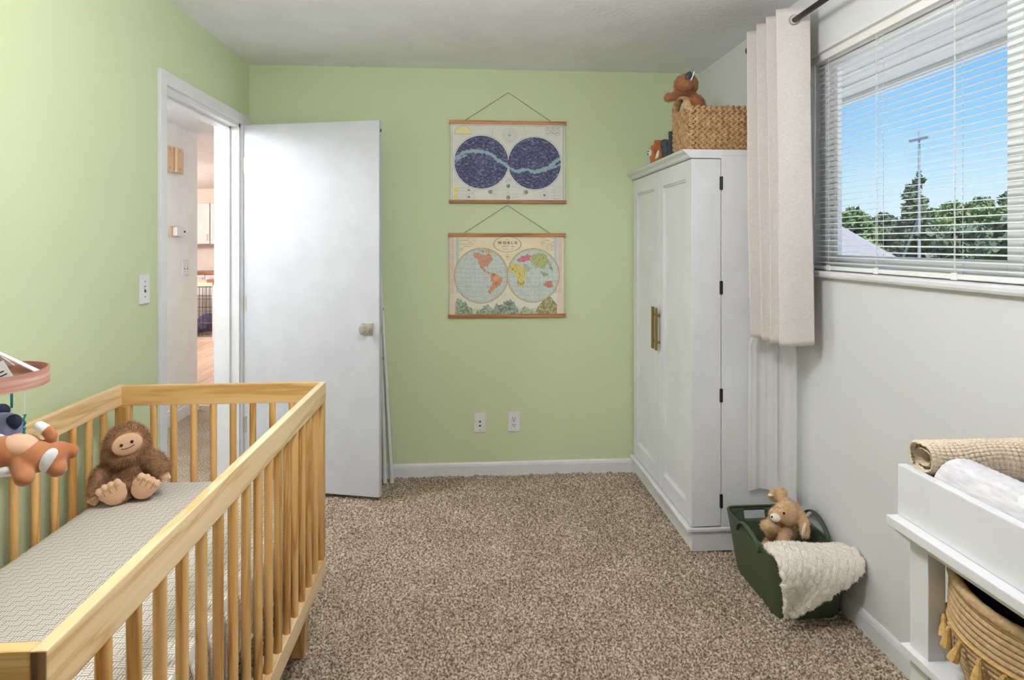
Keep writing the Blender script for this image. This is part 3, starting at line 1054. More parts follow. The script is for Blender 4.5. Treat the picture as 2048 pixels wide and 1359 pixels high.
def sheer_pt(s, t):
    z = 2.235 + (.29 - 2.235) * t
    d = min(1.0, max(0.0, (t - .54) / .13))
    d = d * d * (3 - 2 * d)
    top_ = Vector((1.385, 2.640)).lerp(Vector((1.375, 2.42)), s)
    K = [Vector((1.248, 2.643)), Vector((1.330, 2.630)), Vector((1.360, 2.600)), Vector((1.368, 2.445))]
    q = (0.0, .36, .50, 1.0)
    i_ = 0 if s < q[1] else (1 if s < q[2] else 2)
    low_ = K[i_].lerp(K[i_ + 1], (s - q[i_]) / (q[i_ + 1] - q[i_]))
    p = top_.lerp(low_, d)
    far_leg = max(0.0, min(1.0, (.46 - s) / .1)) * d
    w = .010 * math.sin(2 * PI * 2.6 * s + .6) + .004 * math.sin(2 * PI * 6.3 * s + 2 * t)
    return (p.x + w * .35 * (1 - far_leg), p.y - w * .55 * far_leg, z + .012 * (1 - s) * -1 * d + .006 * math.sin(7 * s) * d)


sh = thing('sheer_curtain', 'long translucent white sheer curtain hanging below the linen panel', 'curtain', (1.37, 2.5, .29))
obj('panel', MB().grid(sheer_pt, 80, 60), 'sheer', sh, 'all', False)
ho = obj('hem', MB().grid(lambda s, t: (lambda p: (p[0] - .001, p[1] - .001, p[2]))(sheer_pt(s, .966 + .034 * t)), 80, 3), 'sheer', sh, 'all', False)

# ================================================================== wardrobe
wd = thing('wardrobe', 'tall white cabinet with two deep panelled doors and gold handles', 'wardrobe', (1.2, 3.145, 0))
wx0, wx1, wy0, wy1 = .997, XR - .016, 2.663, YB - .016
wym = (wy0 + wy1) / 2
obj('plinth', MB().box(wx0 + .004, wx1, wy0 + .004, wy1, 0, .098), 'white_lacquer', wd)
obj('plinth_moulding', MB().box(wx0 - .022, wx1, wy0 - .008, wy1, .09, .106, .004), 'white_lacquer', wd)
hx = wx0 + .135
obj('body', MB().box(hx + .0025, wx1, wy0, wy1, .106, 1.782, .002), 'white_lacquer', wd)
crn = MB().prism([(wx0 - .002, 1.768), (wx0 - .012, 1.772), (wx0 - .020, 1.785), (wx0 - .036, 1.796), (wx0 - .042, 1.806), (wx1, 1.806), (wx1, 1.781), (hx + .003, 1.781), (hx + .003, 1.767)], 'y', wy0 - .002, wy1)
obj('crown', crn, 'white_lacquer', wd)
for i, (a, b_) in enumerate(((wy0, wym - .002), (wym + .002, wy1))):
    z0, z1 = .112, 1.764
    dmb = MB().box(wx0 + .012, hx, a + .001, b_ - .001, z0, z1, .002)
    st = .076
    dmb.box(wx0, wx0 + .014, a + .001, a + st, z0, z1, .002).box(wx0, wx0 + .014, b_ - st, b_ - .001, z0, z1, .002)
    dmb.box(wx0, wx0 + .014, a + st, b_ - st, z0, z0 + .085, .002).box(wx0, wx0 + .014, a + st, b_ - st, z1 - .085, z1, .002)
    d = obj('door', dmb, 'white_lacquer', wd)
    bd = MB()
    ia, ib, iz0, iz1 = a + st, b_ - st, z0 + .085, z1 - .085
    for (p, q, r_, s_) in ((ia, ia + .008, iz0, iz1), (ib - .008, ib, iz0, iz1), (ia, ib, iz0, iz0 + .008), (ia, ib, iz1 - .008, iz1)):
        bd.prism([(p, r_), (q, r_), (q, s_), (p, s_)], 'x', wx0 + .006, wx0 + .013)
    obj('panel_bead', bd, 'white_lacquer', d)
    hy = wym - .030 if i == 0 else wym + .030
    hmb = MB().box(wx0 - .026, wx0 - .016, hy - .013, hy + .013, .826, 1.048, .002)
    hmb.box(wx0 - .018, wx0 + .001, hy - .005, hy + .005, .86, .872).box(wx0 - .018, wx0 + .001, hy - .005, hy + .005, 1.0, 1.012)
    obj('handle', hmb, 'brass_satin', d)
    hs = wy0 if i == 0 else wy1
    if i == 0:
        for z in (1.655, 1.185, .70, .225):
            obj('hinge', MB().box(hx - .006, hx + .008, wy0 - .003, wy0 + .001, z - .03, z + .03, .001).tube([(hx + .001, wy0 - .003, z - .03), (hx + .001, wy0 - .003, z + .03)], .0045, 8), 'black_metal', d)
WT = 1.806

# ------------------------------------------------------------------ woven basket on the wardrobe
def wicker_basket():
    x0, x1, y0, y1, z0, h = .995, 1.385, 2.685, 2.925, WT + .0065, .192
    t = thing('woven_basket', 'braided seagrass basket with handles on top of the wardrobe', 'basket', ((x0 + x1) / 2, (y0 + y1) / 2, z0))
    rc = .035

    def ring(off, nper):
        a0, a1, b0, b1 = x0 + off, x1 - off, y0 + off, y1 - off
        pts = []
        r_ = max(.004, rc - off)
        segs = [((a0 + r_, b0), (a1 - r_, b0)), ((a1, b0 + r_), (a1, b1 - r_)), ((a1 - r_, b1), (a0 + r_, b1)), ((a0, b1 - r_), (a0, b0 + r_))]
        cents = [(a1 - r_, b0 + r_, -PI / 2), (a1 - r_, b1 - r_, 0), (a0 + r_, b1 - r_, PI / 2), (a0 + r_, b0 + r_, PI)]
        poly = []
        for k in range(4):
            p, q = segs[k]
            for i in range(12):
                poly.append((p[0] + (q[0] - p[0]) * i / 12, p[1] + (q[1] - p[1]) * i / 12))
            c = cents[k]
            for i in range(8):
                an = c[2] + (PI / 2) * i / 8
                poly.append((c[0] + r_ * math.cos(an), c[1] + r_ * math.sin(an)))
        L = [0]
        n = len(poly)
        for i in range(n):
            p, q = poly[i], poly[(i + 1) % n]
            L.append(L[-1] + math.hypot(q[0] - p[0], q[1] - p[1]))
        out = []
        for j in range(nper):
            s = L[-1] * j / nper
            i = max(k for k in range(n) if L[k] <= s)
            f = (s - L[i]) / max(1e-9, L[i + 1] - L[i])
            p, q = poly[i], poly[(i + 1) % n]
            dx, dy = q[0] - p[0], q[1] - p[1]
            l = math.hypot(dx, dy)
            out.append((p[0] + dx * f, p[1] + dy * f, dx / l, dy / l))
        return out
    # inner shell
    inn = ring(.012, 60)
    mb = MB()
    vs_ = [(p[0], p[1], z0) for p in inn] + [(p[0], p[1], z0 + h - .006) for p in inn]
    n = len(inn)
    fs_ = [(i, (i + 1) % n, n + (i + 1) % n, n + i) for i in range(n)] + [tuple(range(n - 1, -1, -1))]
    mb.add(vs_, fs_)
    o = obj('liner', mb, 'wicker', t)
    s = o.modifiers.new('t', 'SOLIDIFY'); s.thickness = .006
    rows = 8
    rh = h / rows
    rr = random.Random(5)
    for r_ in range(rows):
        zc = z0 + rh * (r_ + .5)
        k = .006 if r_ == 0 else (.002 if r_ == 1 else 0)
        mb = MB()
        for half in (0, 1):
            N = 44
            pts = ring(.004 + k, N)
            for j, (x, y, dx, dy) in enumerate(pts):
                an = math.atan2(dy, dx)
                til = (.55 if half == 0 else -.55) + rr.uniform(-.1, .1)
                zz = zc + (.25 if half == 0 else -.25) * rh + rr.uniform(-.001, .001)
                sh_ = (0 if half == 0 else .3) * .02
                c = (x + dx * sh_ + dy * .002, y + dy * sh_ - dx * .002, zz)
                # leaf oriented along wall, tilted in wall plane
                mt = Matrix.Rotation(an, 3, 'Z') @ Matrix.Rotation(-til, 3, 'Y') @ Matrix.Rotation(rr.uniform(.1, .3), 3, 'X')
                e = mt.to_euler()
                mb.ell(c, (.0205, .0085, .0088), e, 8, 6)
        obj('weave_row', mb, 'wicker', t, 'all')
    # handles on the two short ends
    for xx in (x0 + .006, x1 - .006):
        ya, yb = y0 + .035, y1 - .035
        pts = []
        for i in range(25):
            a = PI * i / 24
            pts.append((xx, (ya + yb) / 2 - math.cos(a) * (yb - ya) / 2, z0 + h - .01 + .072 * math.sin(a) ** .7))
        obj('handle', MB().tube(pts, .014, 10, flat=(.6, 1.35)), 'wicker', t, 'all')
    return t


wicker_basket()


def plush_bear():
    t = thing('plush_bear', 'chestnut brown plush toy peeking out of the seagrass basket', 'plush toy', (1.06, 2.80, WT + .013))
    me = blob([('e', (1.030, 2.825, 2.136), (.056, .052, .054)), ('e', (1.010, 2.778, 2.120), (.036, .028, .023)),
               ('e', (1.080, 2.835, 1.995), (.055, .055, .10)), ('e', (1.085, 2.83, 1.875), (.06, .05, .055)),
               ('l', [(1.05, 2.84, 2.098), (.998, 2.855, 2.094), (.950, 2.842, 2.080)], [.026, .022, .021]),
               ('l', [(1.07, 2.835, 2.08), (1.095, 2.85, 2.04), (1.10, 2.84, 1.99)], [.024, .022, .02])], .004, 4)
    b = obj_mesh('body', me.copy(), 'fur_chestnut', t)
    add_fur(b, me, 9000, .008, .0008, 'fur_chestnut', 3, (0, -.2, -.4), .5)
    obj('ear', MB().ell((1.026, 2.785, 2.166), (.015, .016, .026), (0, .45, 0), 14, 10), 'satin_dark', b, True)
    obj('ear_trim', MB().tube([(1.052, 2.776, 2.186), (1.045, 2.772, 2.168), (1.034, 2.770, 2.146)], .0032, 8), 'velvet_white', b, True)
    obj('ear', MB().ell((1.066, 2.835, 2.168), (.013, .016, .02), (0, -.35, 0), 14, 10), 'fur_chestnut', b, True)


plush_bear()

# small animal bookends on the wardrobe
fx = thing('fox_bookend', 'small orange fox bookend with a white face', 'bookend', (1.025, 3.33, WT))
obj('back_board', MB().box(1.012, 1.075, 3.255, 3.270, WT, WT + .142, .002), 'figure_orange', fx)
fm = blob([('e', (1.035, 3.31, WT + .028), (.030, .034, .030)), ('l', [(1.03, 3.31, WT + .04), (1.02, 3.31, WT + .08)], [.026, .024]), ('e', (1.018, 3.31, WT + .085), (.024, .026, .026)),
           ('l', [(1.02, 3.325, WT + .10), (1.02, 3.332, WT + .122)], [.012, .006]), ('l', [(1.02, 3.295, WT + .10), (1.02, 3.29, WT + .122)], [.012, .006])], .003, 3)
fb = obj_mesh('body', fm, 'figure_orange', fx)
obj('face', MB().ell((.999, 3.298, WT + .078), (.012, .020, .020), None, 16, 12), 'figure_white', fb, True)
for dy, dz in ((-.009, .008), (.007, .008)):
    obj('eye', MB().ell((.988, 3.296 + dy, WT + .078 + dz), .003, None, 10, 8), 'eye_black', fb, True)
obj('nose', MB().ell((.986, 3.296, WT + .070), (.003, .0035, .005), None, 10, 8), 'eye_black', fb, True)
rb = thing('raccoon_bookend', 'dark grey animal bookend with a white curl against the basket', 'bookend', (1.03, 3.12, WT))
obj('back_board', MB().box(1.02, 1.09, 3.035, 3.055, WT, WT + .150, .002), 'figure_dark', rb)
bm_ = blob([('e', (1.04, 3.115, WT + .03), (.03, .04, .032)), ('l', [(1.04, 3.12, WT + .04), (1.03, 3.13, WT + .09)], [.03, .024]), ('e', (1.028, 3.13, WT + .10), (.026, .028, .026))], .003, 3)
rbb = obj_mesh('body', bm_, 'figure_dark', rb)
obj('tail_curl', MB().tube([(1.0, 3.175, WT + .045), (.994, 3.165, WT + .03), (.993, 3.15, WT + .035), (.996, 3.145, WT + .055), (1.0, 3.15, WT + .07)], [.004, .008, .009, .008, .003], 10), 'figure_white', rbb, True)
bkk = thing('dark_book', 'black book standing between bookend and basket', 'book', (1.05, 2.99, WT))
obj('cover', MB().box(1.03, 1.13, 2.985, 3.030, WT, WT + .155, .002), 'figure_dark', bkk)
obj('pages', MB().box(1.034, 1.1315, 2.989, 3.026, WT + .004, WT + .1565), 'paper_edge', bkk)

# ================================================================== hanging maps
def srgb_grid(img, quiet=False):
    a = img / 255.0
    return np.where(a <= .04045, a / 12.92, ((a + .055) / 1.055) ** 2.4)


def poly_mask(X, Y, poly):
    m = np.zeros(X.shape, bool)
    n = len(poly)
    j = n - 1
    for i in range(n):
        xi, yi = poly[i]; xj, yj = poly[j]
        c = ((yi > Y) != (yj > Y)) & (X < (xj - xi) * (Y - yi) / (yj - yi + 1e-9) + xi)
        m ^= c
        j = i
    return m


def seg_dist(X, Y, pts):
    d = np.full(X.shape, 1e9)
    for (x0, y0), (x1, y1) in zip(pts[:-1], pts[1:]):
        dx, dy = x1 - x0, y1 - y0
        t = np.clip(((X - x0) * dx + (Y - y0) * dy) / (dx * dx + dy * dy), 0, 1)
        d = np.minimum(d, np.hypot(X - x0 - t * dx, Y - y0 - t * dy))
    return d


def vnoise(X, Y, s, seed):
    rng = np.random.default_rng(seed)
    G = rng.random((256, 256))
    x = X / s; y = Y / s
    xi = np.floor(x).astype(int); yi = np.floor(y).astype(int)
    fx = x - xi; fy = y - yi
    fx = fx * fx * (3 - 2 * fx); fy = fy * fy * (3 - 2 * fy)
    g = lambda a, b: G[b % 256, a % 256]
    return (g(xi, yi) * (1 - fx) + g(xi + 1, yi) * fx) * (1 - fy) + (g(xi, yi + 1) * (1 - fx) + g(xi + 1, yi + 1) * fx) * fy


def put(img, mask, col, a=1.0):
    al = (mask.astype(float) * a)[..., None]
    img[:] = img * (1 - al) + np.array(col, float) * al


def paint_stars(X, Y):
    img = np.zeros(X.shape + (3,)) + np.array((222, 221, 211.))
    nz = vnoise(X, Y, 60, 1)
    img += ((nz - .5) * 8)[..., None]
    # frame line
    fr_ = ((abs(X - 130) < 2.5) | (abs(X - 1345) < 2.5)) & (Y > 425) | (abs(Y - 428) < 2.5)
    put(img, fr_, (120, 124, 130), .8)
    ny_ = vnoise(X, Y * 3.2, 26, 5); nb = vnoise(X, Y, 40, 6)
    for (cx, cy, R, dpx, dpy) in ((448, 835, 292, 0, 0), (1030, 842, 290, 0, 0)):
        d = np.hypot(X - cx, Y - cy); an = np.arctan2(Y - cy, X - cx)
        put(img, (abs(d - R - 12) < 2.2), (150, 152, 158), .7)
        ins = d < R
        base = np.array((76, 79, 110.))
        put(img, ins, base)
        put(img, ins & (nb > .6), (78, 80, 112), .6)
        k = (d / (R / 7.0)) % 1
        put(img, ins & (abs(k - .5) < .07), (118, 122, 154), .6)
        sp_ = (an / (2 * PI) * 24) % 1
        put(img, ins & (abs(sp_ - .5) * d * 2 * PI / 24 < 2.2), (112, 116, 148), .6)
        put(img, ins & (ny_ > .74), (158, 154, 170), .55)
        put(img, ins & (vnoise(X, Y * 2, 14, 8) > .86), (206, 206, 212), .6)
    L = [(160, 800), (230, 745), (300, 722), (450, 714), (540, 742), (620, 805), (690, 850), (742, 885)]
    L2 = [(160, 845), (220, 790), (290, 745), (360, 725)]
    Rr = [(748, 890), (800, 925), (850, 932), (950, 915), (1050, 938), (1150, 905), (1230, 850), (1312, 780)]
    R2 = [(1150, 910), (1230, 890), (1312, 850)]
    wob = (vnoise(X, Y, 24, 9) - .5) * 22
    dl = np.minimum(np.minimum(seg_dist(X, Y, L), seg_dist(X, Y, Rr)) - 20, np.minimum(seg_dist(X, Y, L2), seg_dist(X, Y, R2)) - 9) + wob
    ins2 = (np.hypot(X - 448, Y - 835) < 292) | (np.hypot(X - 1030, Y - 842) < 290)
    put(img, ins2 & (dl < 0), (158, 184, 188), .95)
    put(img, ins2 & (abs(dl) < 4), (110, 128, 140), .4)
    # ornaments
    dh = np.hypot(X - 250, (Y - 525) * 1.05)
    put(img, (dh < 88) & (Y < 525), (236, 222, 164), .9)
    put(img, (abs(dh - 90) < 2.5) & (Y < 528) | (abs(Y - 526) < 2) & (abs(X - 250) < 95), (190, 172, 130), .8)
    for r_ in (24, 44, 62, 78):
        put(img, abs(np.hypot(X - 755, Y - 535) - r_) < 2, (168, 170, 170), .7)
    put(img, np.hypot(X - 755, Y - 535) < 14, (160, 164, 164), .8)
    put(img, (abs(np.hypot(X - 750, Y - 535) - 185) < 2) & (Y < 530), (170, 172, 172), .8)
    put(img, (abs(X - 750) < 1.8) & (Y > 430) & (Y < 620), (176, 178, 178), .7)
    ln = ((Y - 440) % 17 < 6) & (vnoise(X, Y * 0 + np.floor((Y - 440) / 17) * 40, 14, 3) > .35)
    put(img, ln & (X > 1150) & (X < 1310) & (Y > 440) & (Y < 540), (128, 130, 132), .7)
    put(img, ln & (abs(X - 740) < 40) & (Y > 1000) & (Y < 1062), (140, 140, 140), .6)
    for (cx, cy) in ((740, 1098), (545, 1163), (935, 1165), (740, 1225)):
        d = np.hypot(X - cx, Y - cy)
        put(img, d < 23, (140, 160, 142)); put(img, (d < 17) & (X > cx), (104, 124, 110), .7)
    put(img, np.hypot(X - 740, Y - 1168) < 17, (228, 214, 160), .9)
    for a_, b2 in ((190, 26), (190, 60)):
        de = np.hypot((X - 740) / a_, (Y - 1165) / b2)
        put(img, abs(de - 1) < .02 + .02 * (b2 < 40), (170, 176, 176), .8)
    for cy in (1145, 1220):
        put(img, np.hypot(X - 168, Y - cy) < 24, (232, 218, 108))
        put(img, (abs(Y - cy + 22 - 0) < 2) & (X > 168) & (X < 290) | (abs(Y - cy - 10) < 2) & (X > 168) & (X < 400), (176, 178, 178), .8)
        put(img, np.hypot(X - 312, Y - cy) < 13, (128, 146, 130)); put(img, abs(np.hypot(X - 330, Y - cy) - 42) < 2.2, (180, 184, 180), .8)
    put(img, np.hypot(X - 1138, Y - 1197) < 14, (130, 140, 140)); put(img, abs(np.hypot(X - 1138, Y - 1197) - 46) < 2.5, (178, 182, 182), .8)
    put(img, (((Y - 1130) % 34 < 4) & (X > 1200) & (X < 1325) & (Y > 1090) & (Y < 1245)), (170, 174, 174), .6)
    put(img, (abs(X - 1250) < 2) & (Y > 1110), (170, 174, 174), .6)
    return img


def paint_world(X, Y):
    img = np.zeros(X.shape + (3,)) + np.array((236, 222, 190.))
    n1 = vnoise(X, Y, 70, 11)
    img += ((n1 - .5) * 14)[..., None]
    fade = np.clip((Y - 800) / 300, 0, 1)[..., None]
    img = img * (1 - fade * .8) + np.array((226, 226, 214.)) * fade * .8
    for (a, b_) in ((100, 152), (1280, 1330)):
        put(img, (X > a) & (X < b_), (228, 208, 192), .9)
        put(img, (X > a + 6) & (X < b_ - 8) & ((Y / 13) % 1 > .62), (206, 172, 162), .6)
    for (a, b_) in ((164, 200), (1240, 1274)):
        put(img, (X > a) & (X < b_) & (Y < 1000), (176, 196, 210), .75)
    put(img, ((X < 97 + 6) | (X > 1342)), (236, 222, 190))
    rl = ((Y / 21) % 1 > .72) & (vnoise(X, Y * 0 + np.floor(Y / 21) * 37, 22, 4) > .42)
    put(img, rl & (X > 205) & (X < 400) & (Y < 560) & (X + Y < 830), (172, 152, 124), .7)
    put(img, rl & (X > 1090) & (X < 1238) & (Y < 560) & (X - Y > 620), (172, 152, 124), .7)
    # mountain panorama
    def ridge(x0, x1, amp, top, col, seed):
        h_ = np.zeros_like(X)
        t_ = np.clip((X - x0) / (x1 - x0), 0, 1)
        env = np.sin(t_ * PI) ** .6
        hh = top + amp * (1 - env) + (vnoise(X, X * 0 + 7, 60, seed) - .5) * 80 * env + (vnoise(X, X * 0 + 3, 16, seed + 1) - .5) * 46
        mk = (Y > hh) & (X > x0) & (X < x1)
        put(img, mk, tuple(.75 * c + 55 for c in col), .85)
        put(img, mk & (vnoise(X, Y, 15, seed + 2) > .55), tuple(c * .72 for c in col), .55)
        put(img, mk & (vnoise(X, Y, 9, seed + 3) > .8), (230, 230, 218), .5)
    put(img, (Y > 1165) & (X > 165) & (X < 1268), (198, 206, 184), .8)
    ridge(120, 345, 130, 1075, (136, 156, 120), 21)
    ridge(330, 700, 60, 1160, (156, 172, 150), 25)
    ridge(560, 850, 130, 1070, (128, 146, 128), 31)
    ridge(820, 1080, 60, 1180, (164, 176, 140), 37)
    ridge(1040, 1330, 130, 1075, (158, 146, 84), 41)
    put(img, (X > 1272) & (Y > 1000), (228, 210, 190)); put(img, (X < 158) & (Y > 1000), (228, 212, 192))
    for (cx, cy, R) in ((440, 815, 290), (1010, 815, 285)):
        d = np.hypot(X - cx, Y - cy)
        put(img, d < R + 6, (226, 210, 172))
        put(img, abs(d - R - 4) < 2.4, (140, 116, 84), .8)
        ins = d < R - 6
        put(img, ins, (206, 214, 206))
        put(img, ins & (vnoise(X, Y, 50, 51) > .62), (206, 210, 196), .7)
        gx = ((X - cx) / np.sqrt(np.maximum(1 - ((Y - cy) / R) ** 2, .05)) / (R / 6)) % 1
        gy = ((Y - cy) / (R / 6) + .0009 * (X - cx) ** 2 / R) % 1
        put(img, ins & ((abs(gx - .5) < .03) | (abs(gy - .5) < .035)), (156, 172, 172), .6)
        put(img, ins & (rl) & (vnoise(X, Y, 40, 52) > .55), (150, 160, 160), .5)
        put(img, abs(d - R + 6) < 2, (150, 126, 96), .7)
    wx = X + (vnoise(X, Y, 16, 61) - .5) * 22; wy = Y + (vnoise(X, Y, 16, 62) - .5) * 22
    lands = [([(350, 575), (400, 560), (440, 590), (485, 605), (520, 585), (560, 620), (572, 650), (532, 680), (512, 722), (482, 718), (472, 745), (500, 772), (545, 788), (525, 802), (470, 765), (432, 735), (415, 690), (402, 645), (360, 615)], (212, 140, 112)),
             ([(480, 552), (520, 540), (565, 550), (532, 582), (502, 592)], (222, 176, 140)),
             ([(400, 545), (470, 545), (480, 575), (430, 570)], (178, 196, 196)),
             ([(540, 800), (570, 785), (622, 810), (676, 840), (660, 882), (632, 922), (592, 950), (562, 972), (535, 1012), (514, 998), (540, 942), (562, 902), (540, 852)], (216, 130, 92)),
             ([(560, 830), (600, 810), (650, 840), (600, 880)], (226, 160, 104)),
             ([(745, 712), (790, 680), (850, 690), (892, 722), (942, 792), (912, 822), (916, 882), (880, 942), (850, 932), (830, 862), (820, 802), (760, 772), (738, 742)], (230, 208, 104)),
             ([(825, 655), (880, 610), (960, 588), (996, 600), (972, 652), (902, 672), (850, 672)], (216, 108, 122)),
             ([(995, 600), (1062, 568), (1132, 578), (1172, 640), (1152, 702), (1122, 752), (1090, 722), (1052, 742), (1010, 692), (970, 672)], (176, 184, 104)),
             ([(890, 690), (950, 700), (985, 740), (940, 775), (905, 760)], (176, 192, 160)),
             ([(1080, 762), (1132, 782), (1182, 820), (1130, 826)], (150, 160, 104)),
             ([(1160, 640), (1215, 690), (1240, 780), (1200, 760), (1170, 700)], (176, 192, 160)),
             ([(1120, 902), (1160, 876), (1212, 870), (1232, 942), (1182, 944), (1125, 938)], (206, 118, 104))]
    for pl_, col in lands:
        mk = poly_mask(wx, wy, pl_)
        col = tuple(.72 * a_ + .28 * b2 for a_, b2 in zip(col, (205, 205, 190)))
        put(img, mk, col)
        put(img, mk & (abs(vnoise(X, Y, 22, 71) - .5) < .035), tuple(c * .62 for c in col), .8)
    put(img, abs(np.hypot((X - 725) / 150, (Y - 480) / 82) - 1) < .022, (120, 112, 86), .9)
    tl = (abs(Y - 502) < 4) & (abs(X - 730) < 65) | (abs(Y - 532) < 3.5) & (abs(X - 728) < 58) | (abs(Y - 430) < 4) & (abs(X - 722) < 16)
    put(img, tl & (vnoise(X, Y * 0, 7, 75) > .4), (150, 134, 104), .8)
    dd = abs(X - 725) / 22 + abs(Y - 612) / 32
    put(img, abs(dd - 1) < .09, (140, 128, 100), .8); put(img, np.hypot(X - 725, Y - 612) < 7, (120, 110, 90))
    return img


def map_mat():
    m, nt, b = base_mat('map_print', .7, spec=.2)
    a = nd(nt, 'ShaderNodeVertexColor', layer_name='print')
    nt.links.new(a.outputs['Color'], b.inputs['Base Color'])


map_mat()


def wall_map(name, label, cat, paint, x0, x1, zt, zb, hookz, px):
    """px = (left, right, top, bottom) of the drawing frame"""
    yw = YB - .011
    t = thing(name, label, cat, ((x0 + x1) / 2, yw, zb))
    nx, ny = 400, 262
    pw0, pw1 = x0 + .010, x1 - .010
    zr = zt - .020; zq = zb + .018
    U, V = np.meshgrid(np.linspace(0, 1, nx + 1), np.linspace(0, 1, ny + 1))
    X = px[0] + U * (px[1] - px[0]); Y = px[2] + V * (px[3] - px[2])
    img = srgb_grid(np.clip(paint(X, Y), 0, 255))
    bow = .0035 * np.sin(V * PI) * np.sin(U * PI * 1.3 + .4)
    co = np.stack([pw0 + U * (pw1 - pw0), yw - .004 - bow, zr + V * (zq - zr)], -1).reshape(-1, 3)
    off = np.array(OFF[t.name])
    me = bpy.data.meshes.new('sheet')
    me.vertices.add(len(co)); me.vertices.foreach_set('co', (co - off).astype(np.float32).ravel())
    ii = (np.arange(ny)[:, None] * (nx + 1) + np.arange(nx)[None, :]).ravel()
    fc = np.stack([ii, ii + nx + 1, ii + nx + 2, ii + 1], -1).astype(np.int32)
    me.loops.add(fc.size); me.loops.foreach_set('vertex_index', fc.ravel())
    me.polygons.add(len(fc))
    me.polygons.foreach_set('loop_start', np.arange(0, fc.size, 4, dtype=np.int32))
    me.polygons.foreach_set('loop_total', np.full(len(fc), 4, np.int32))
    me.update(calc_edges=True)
    at = me.color_attributes.new('print', 'FLOAT_COLOR', 'POINT')
    rgba = np.concatenate([img.reshape(-1, 3), np.ones((img.shape[0] * img.shape[1], 1))], 1).astype(np.float32)
    at.data.foreach_set('color', rgba.ravel())
    sh_ = finish('printed_sheet', me, 'map_print', t, 'all', False)
    for z in (zt, zb):
        s = 1 if z == zt else -1
        obj('wooden_bar', MB().box(x0, x1, yw - .013, yw + .009, z - .021 if s > 0 else z, z if s > 0 else z + .019, .002), 'teak_rod', t)
    xm = (x0 + x1) / 2
    obj('hanging_cord', MB().tube([(xm - .262, yw - .004, zt - .002), (xm + .001, yw + .003, hookz), (xm + .262, yw - .004, zt - .002)], .0014, 6), 'cord_olive', t)
    obj('nail', MB().tube([(xm + .001, YB + .004, hookz - .003), (xm + .001, yw - .002, hookz - .002)], .0016, 8), 'brushed_nickel', t)
    return t, yw, pw0, pw1, zr, zq


wall_map('star_map', 'hanging star chart poster with two dark blue hemispheres', 'wall map', paint_stars, -.1186, .5855, 2.116, 1.624, 2.288, (115, 1362, 412, 1255))
t, yw, pw0, pw1, zr, zq = wall_map('world_map', 'hanging cream world map poster with two hemispheres', 'wall map', paint_world, -.1246, .5802, 1.4445, .942, 1.6135, (97, 1348, 398, 1228))


def lettering(txt, cx, z, y, size, spacing, parent, mat):
    cu = bpy.data.curves.new('t', 'FONT')
    cu.body = txt; cu.size = size; cu.align_x = 'CENTER'; cu.align_y = 'CENTER'
    cu.space_character = spacing; cu.extrude = .0002; cu.offset = size * .012
    o = bpy.data.objects.new('t', cu); COL.objects.link(o)
    dg = bpy.context.evaluated_depsgraph_get(); dg.update()
    me = bpy.data.meshes.new_from_object(o.evaluated_get(dg))
    bpy.data.objects.remove(o)
    me.transform(Matrix.Translation((cx, y, z)) @ Matrix.Rotation(PI / 2, 4, 'X'))
    return obj_mesh('lettering', me, mat, parent, False)


sx = (pw1 - pw0) / (1348 - 97)
sz = (zr - zq) / (1228 - 398)
lettering('WORLD', pw0 + (727 - 97) * sx, zr - (466 - 398) * sz, yw - .0085, .0225, 1.75, t, 'ink')

# ================================================================== rods leaning behind the door
def leaning_rod(label, p0, p1):
    t = thing('tension_rod', label, 'rod', p0, 'white rods leaning behind the door')
    p0 = Vector(p0); p1 = Vector(p1)
    d = (p1 - p0)
    pm = p0 + d * .52
    obj('outer_tube', MB().tube([p0 + d * .02, pm], .0098, 12), 'white_plastic', t, True)
    obj('inner_tube', MB().tube([pm, p0 + d * .985], .0082, 12), 'white_plastic', t, True)
    obj('end_cap', MB().tube([p0, p0 + d.normalized() * .05], .0122, 12), 'white_plastic', t, True)
    obj('end_cap', MB().tube([p1 - d.normalized() * .04, p1], .0095, 12), 'white_plastic', t, True)
    hk = p0 + d * .69
    obj('hook', MB().tube([hk + Vector((-.004, 0, 0)), hk + Vector((.007, -.010, .004)), hk + Vector((.008, -.013, .014))], .002, 6), 'seam_dark', t)


leaning_rod('long white tension rod leaning tallest in the corner behind the door', (-.445, 3.556, .0), (-.534, 3.626, 1.44))
leaning_rod('white tension rod leaning closest to the open door edge', (-.485, 3.556, .0), (-.520, 3.630, 1.02))

# ================================================================== crib
CX0, CX1, CY0, CY1 = -1.186, -.496, .753, 2.153
CT = .905
crib = thing('crib', 'honey pine baby crib with round slats against the green wall', 'crib', ((CX0 + CX1) / 2, (CY0 + CY1) / 2, 0))
rt, rh = .020, .068
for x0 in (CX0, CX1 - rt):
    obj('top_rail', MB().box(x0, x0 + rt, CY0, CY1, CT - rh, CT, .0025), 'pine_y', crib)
    tr_ = [o for o in crib.children if o.name.startswith('top_rail')][-1]
    obj('end_grain', MB().box(x0 + .0015, x0 + rt - .0015, CY0 - .0006, CY0 + .002, CT - rh + .0015, CT - .0015), 'pine_end', tr_)
for y0 in (CY0 + .0, CY1 - rt):
    yy0 = y0 + (.0 if y0 > 1 else .0)
    obj('end_rail', MB().box(CX0 + rt, CX1 - rt, yy0, yy0 + rt, CT - rh, CT, .0025), 'pine_x', crib)
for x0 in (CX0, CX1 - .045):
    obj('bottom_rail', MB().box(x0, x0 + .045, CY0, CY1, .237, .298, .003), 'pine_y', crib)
for y0 in (CY0, CY1 - .045):
    obj('bottom_end_rail', MB().box(CX0 + .045, CX1 - .045, y0, y0 + .045, .237, .298, .003), 'pine_x', crib)
for x0 in (CX0 + .001, CX1 - .048):
    for y0 in (CY0 + .02, CY1 - .04):
        pass
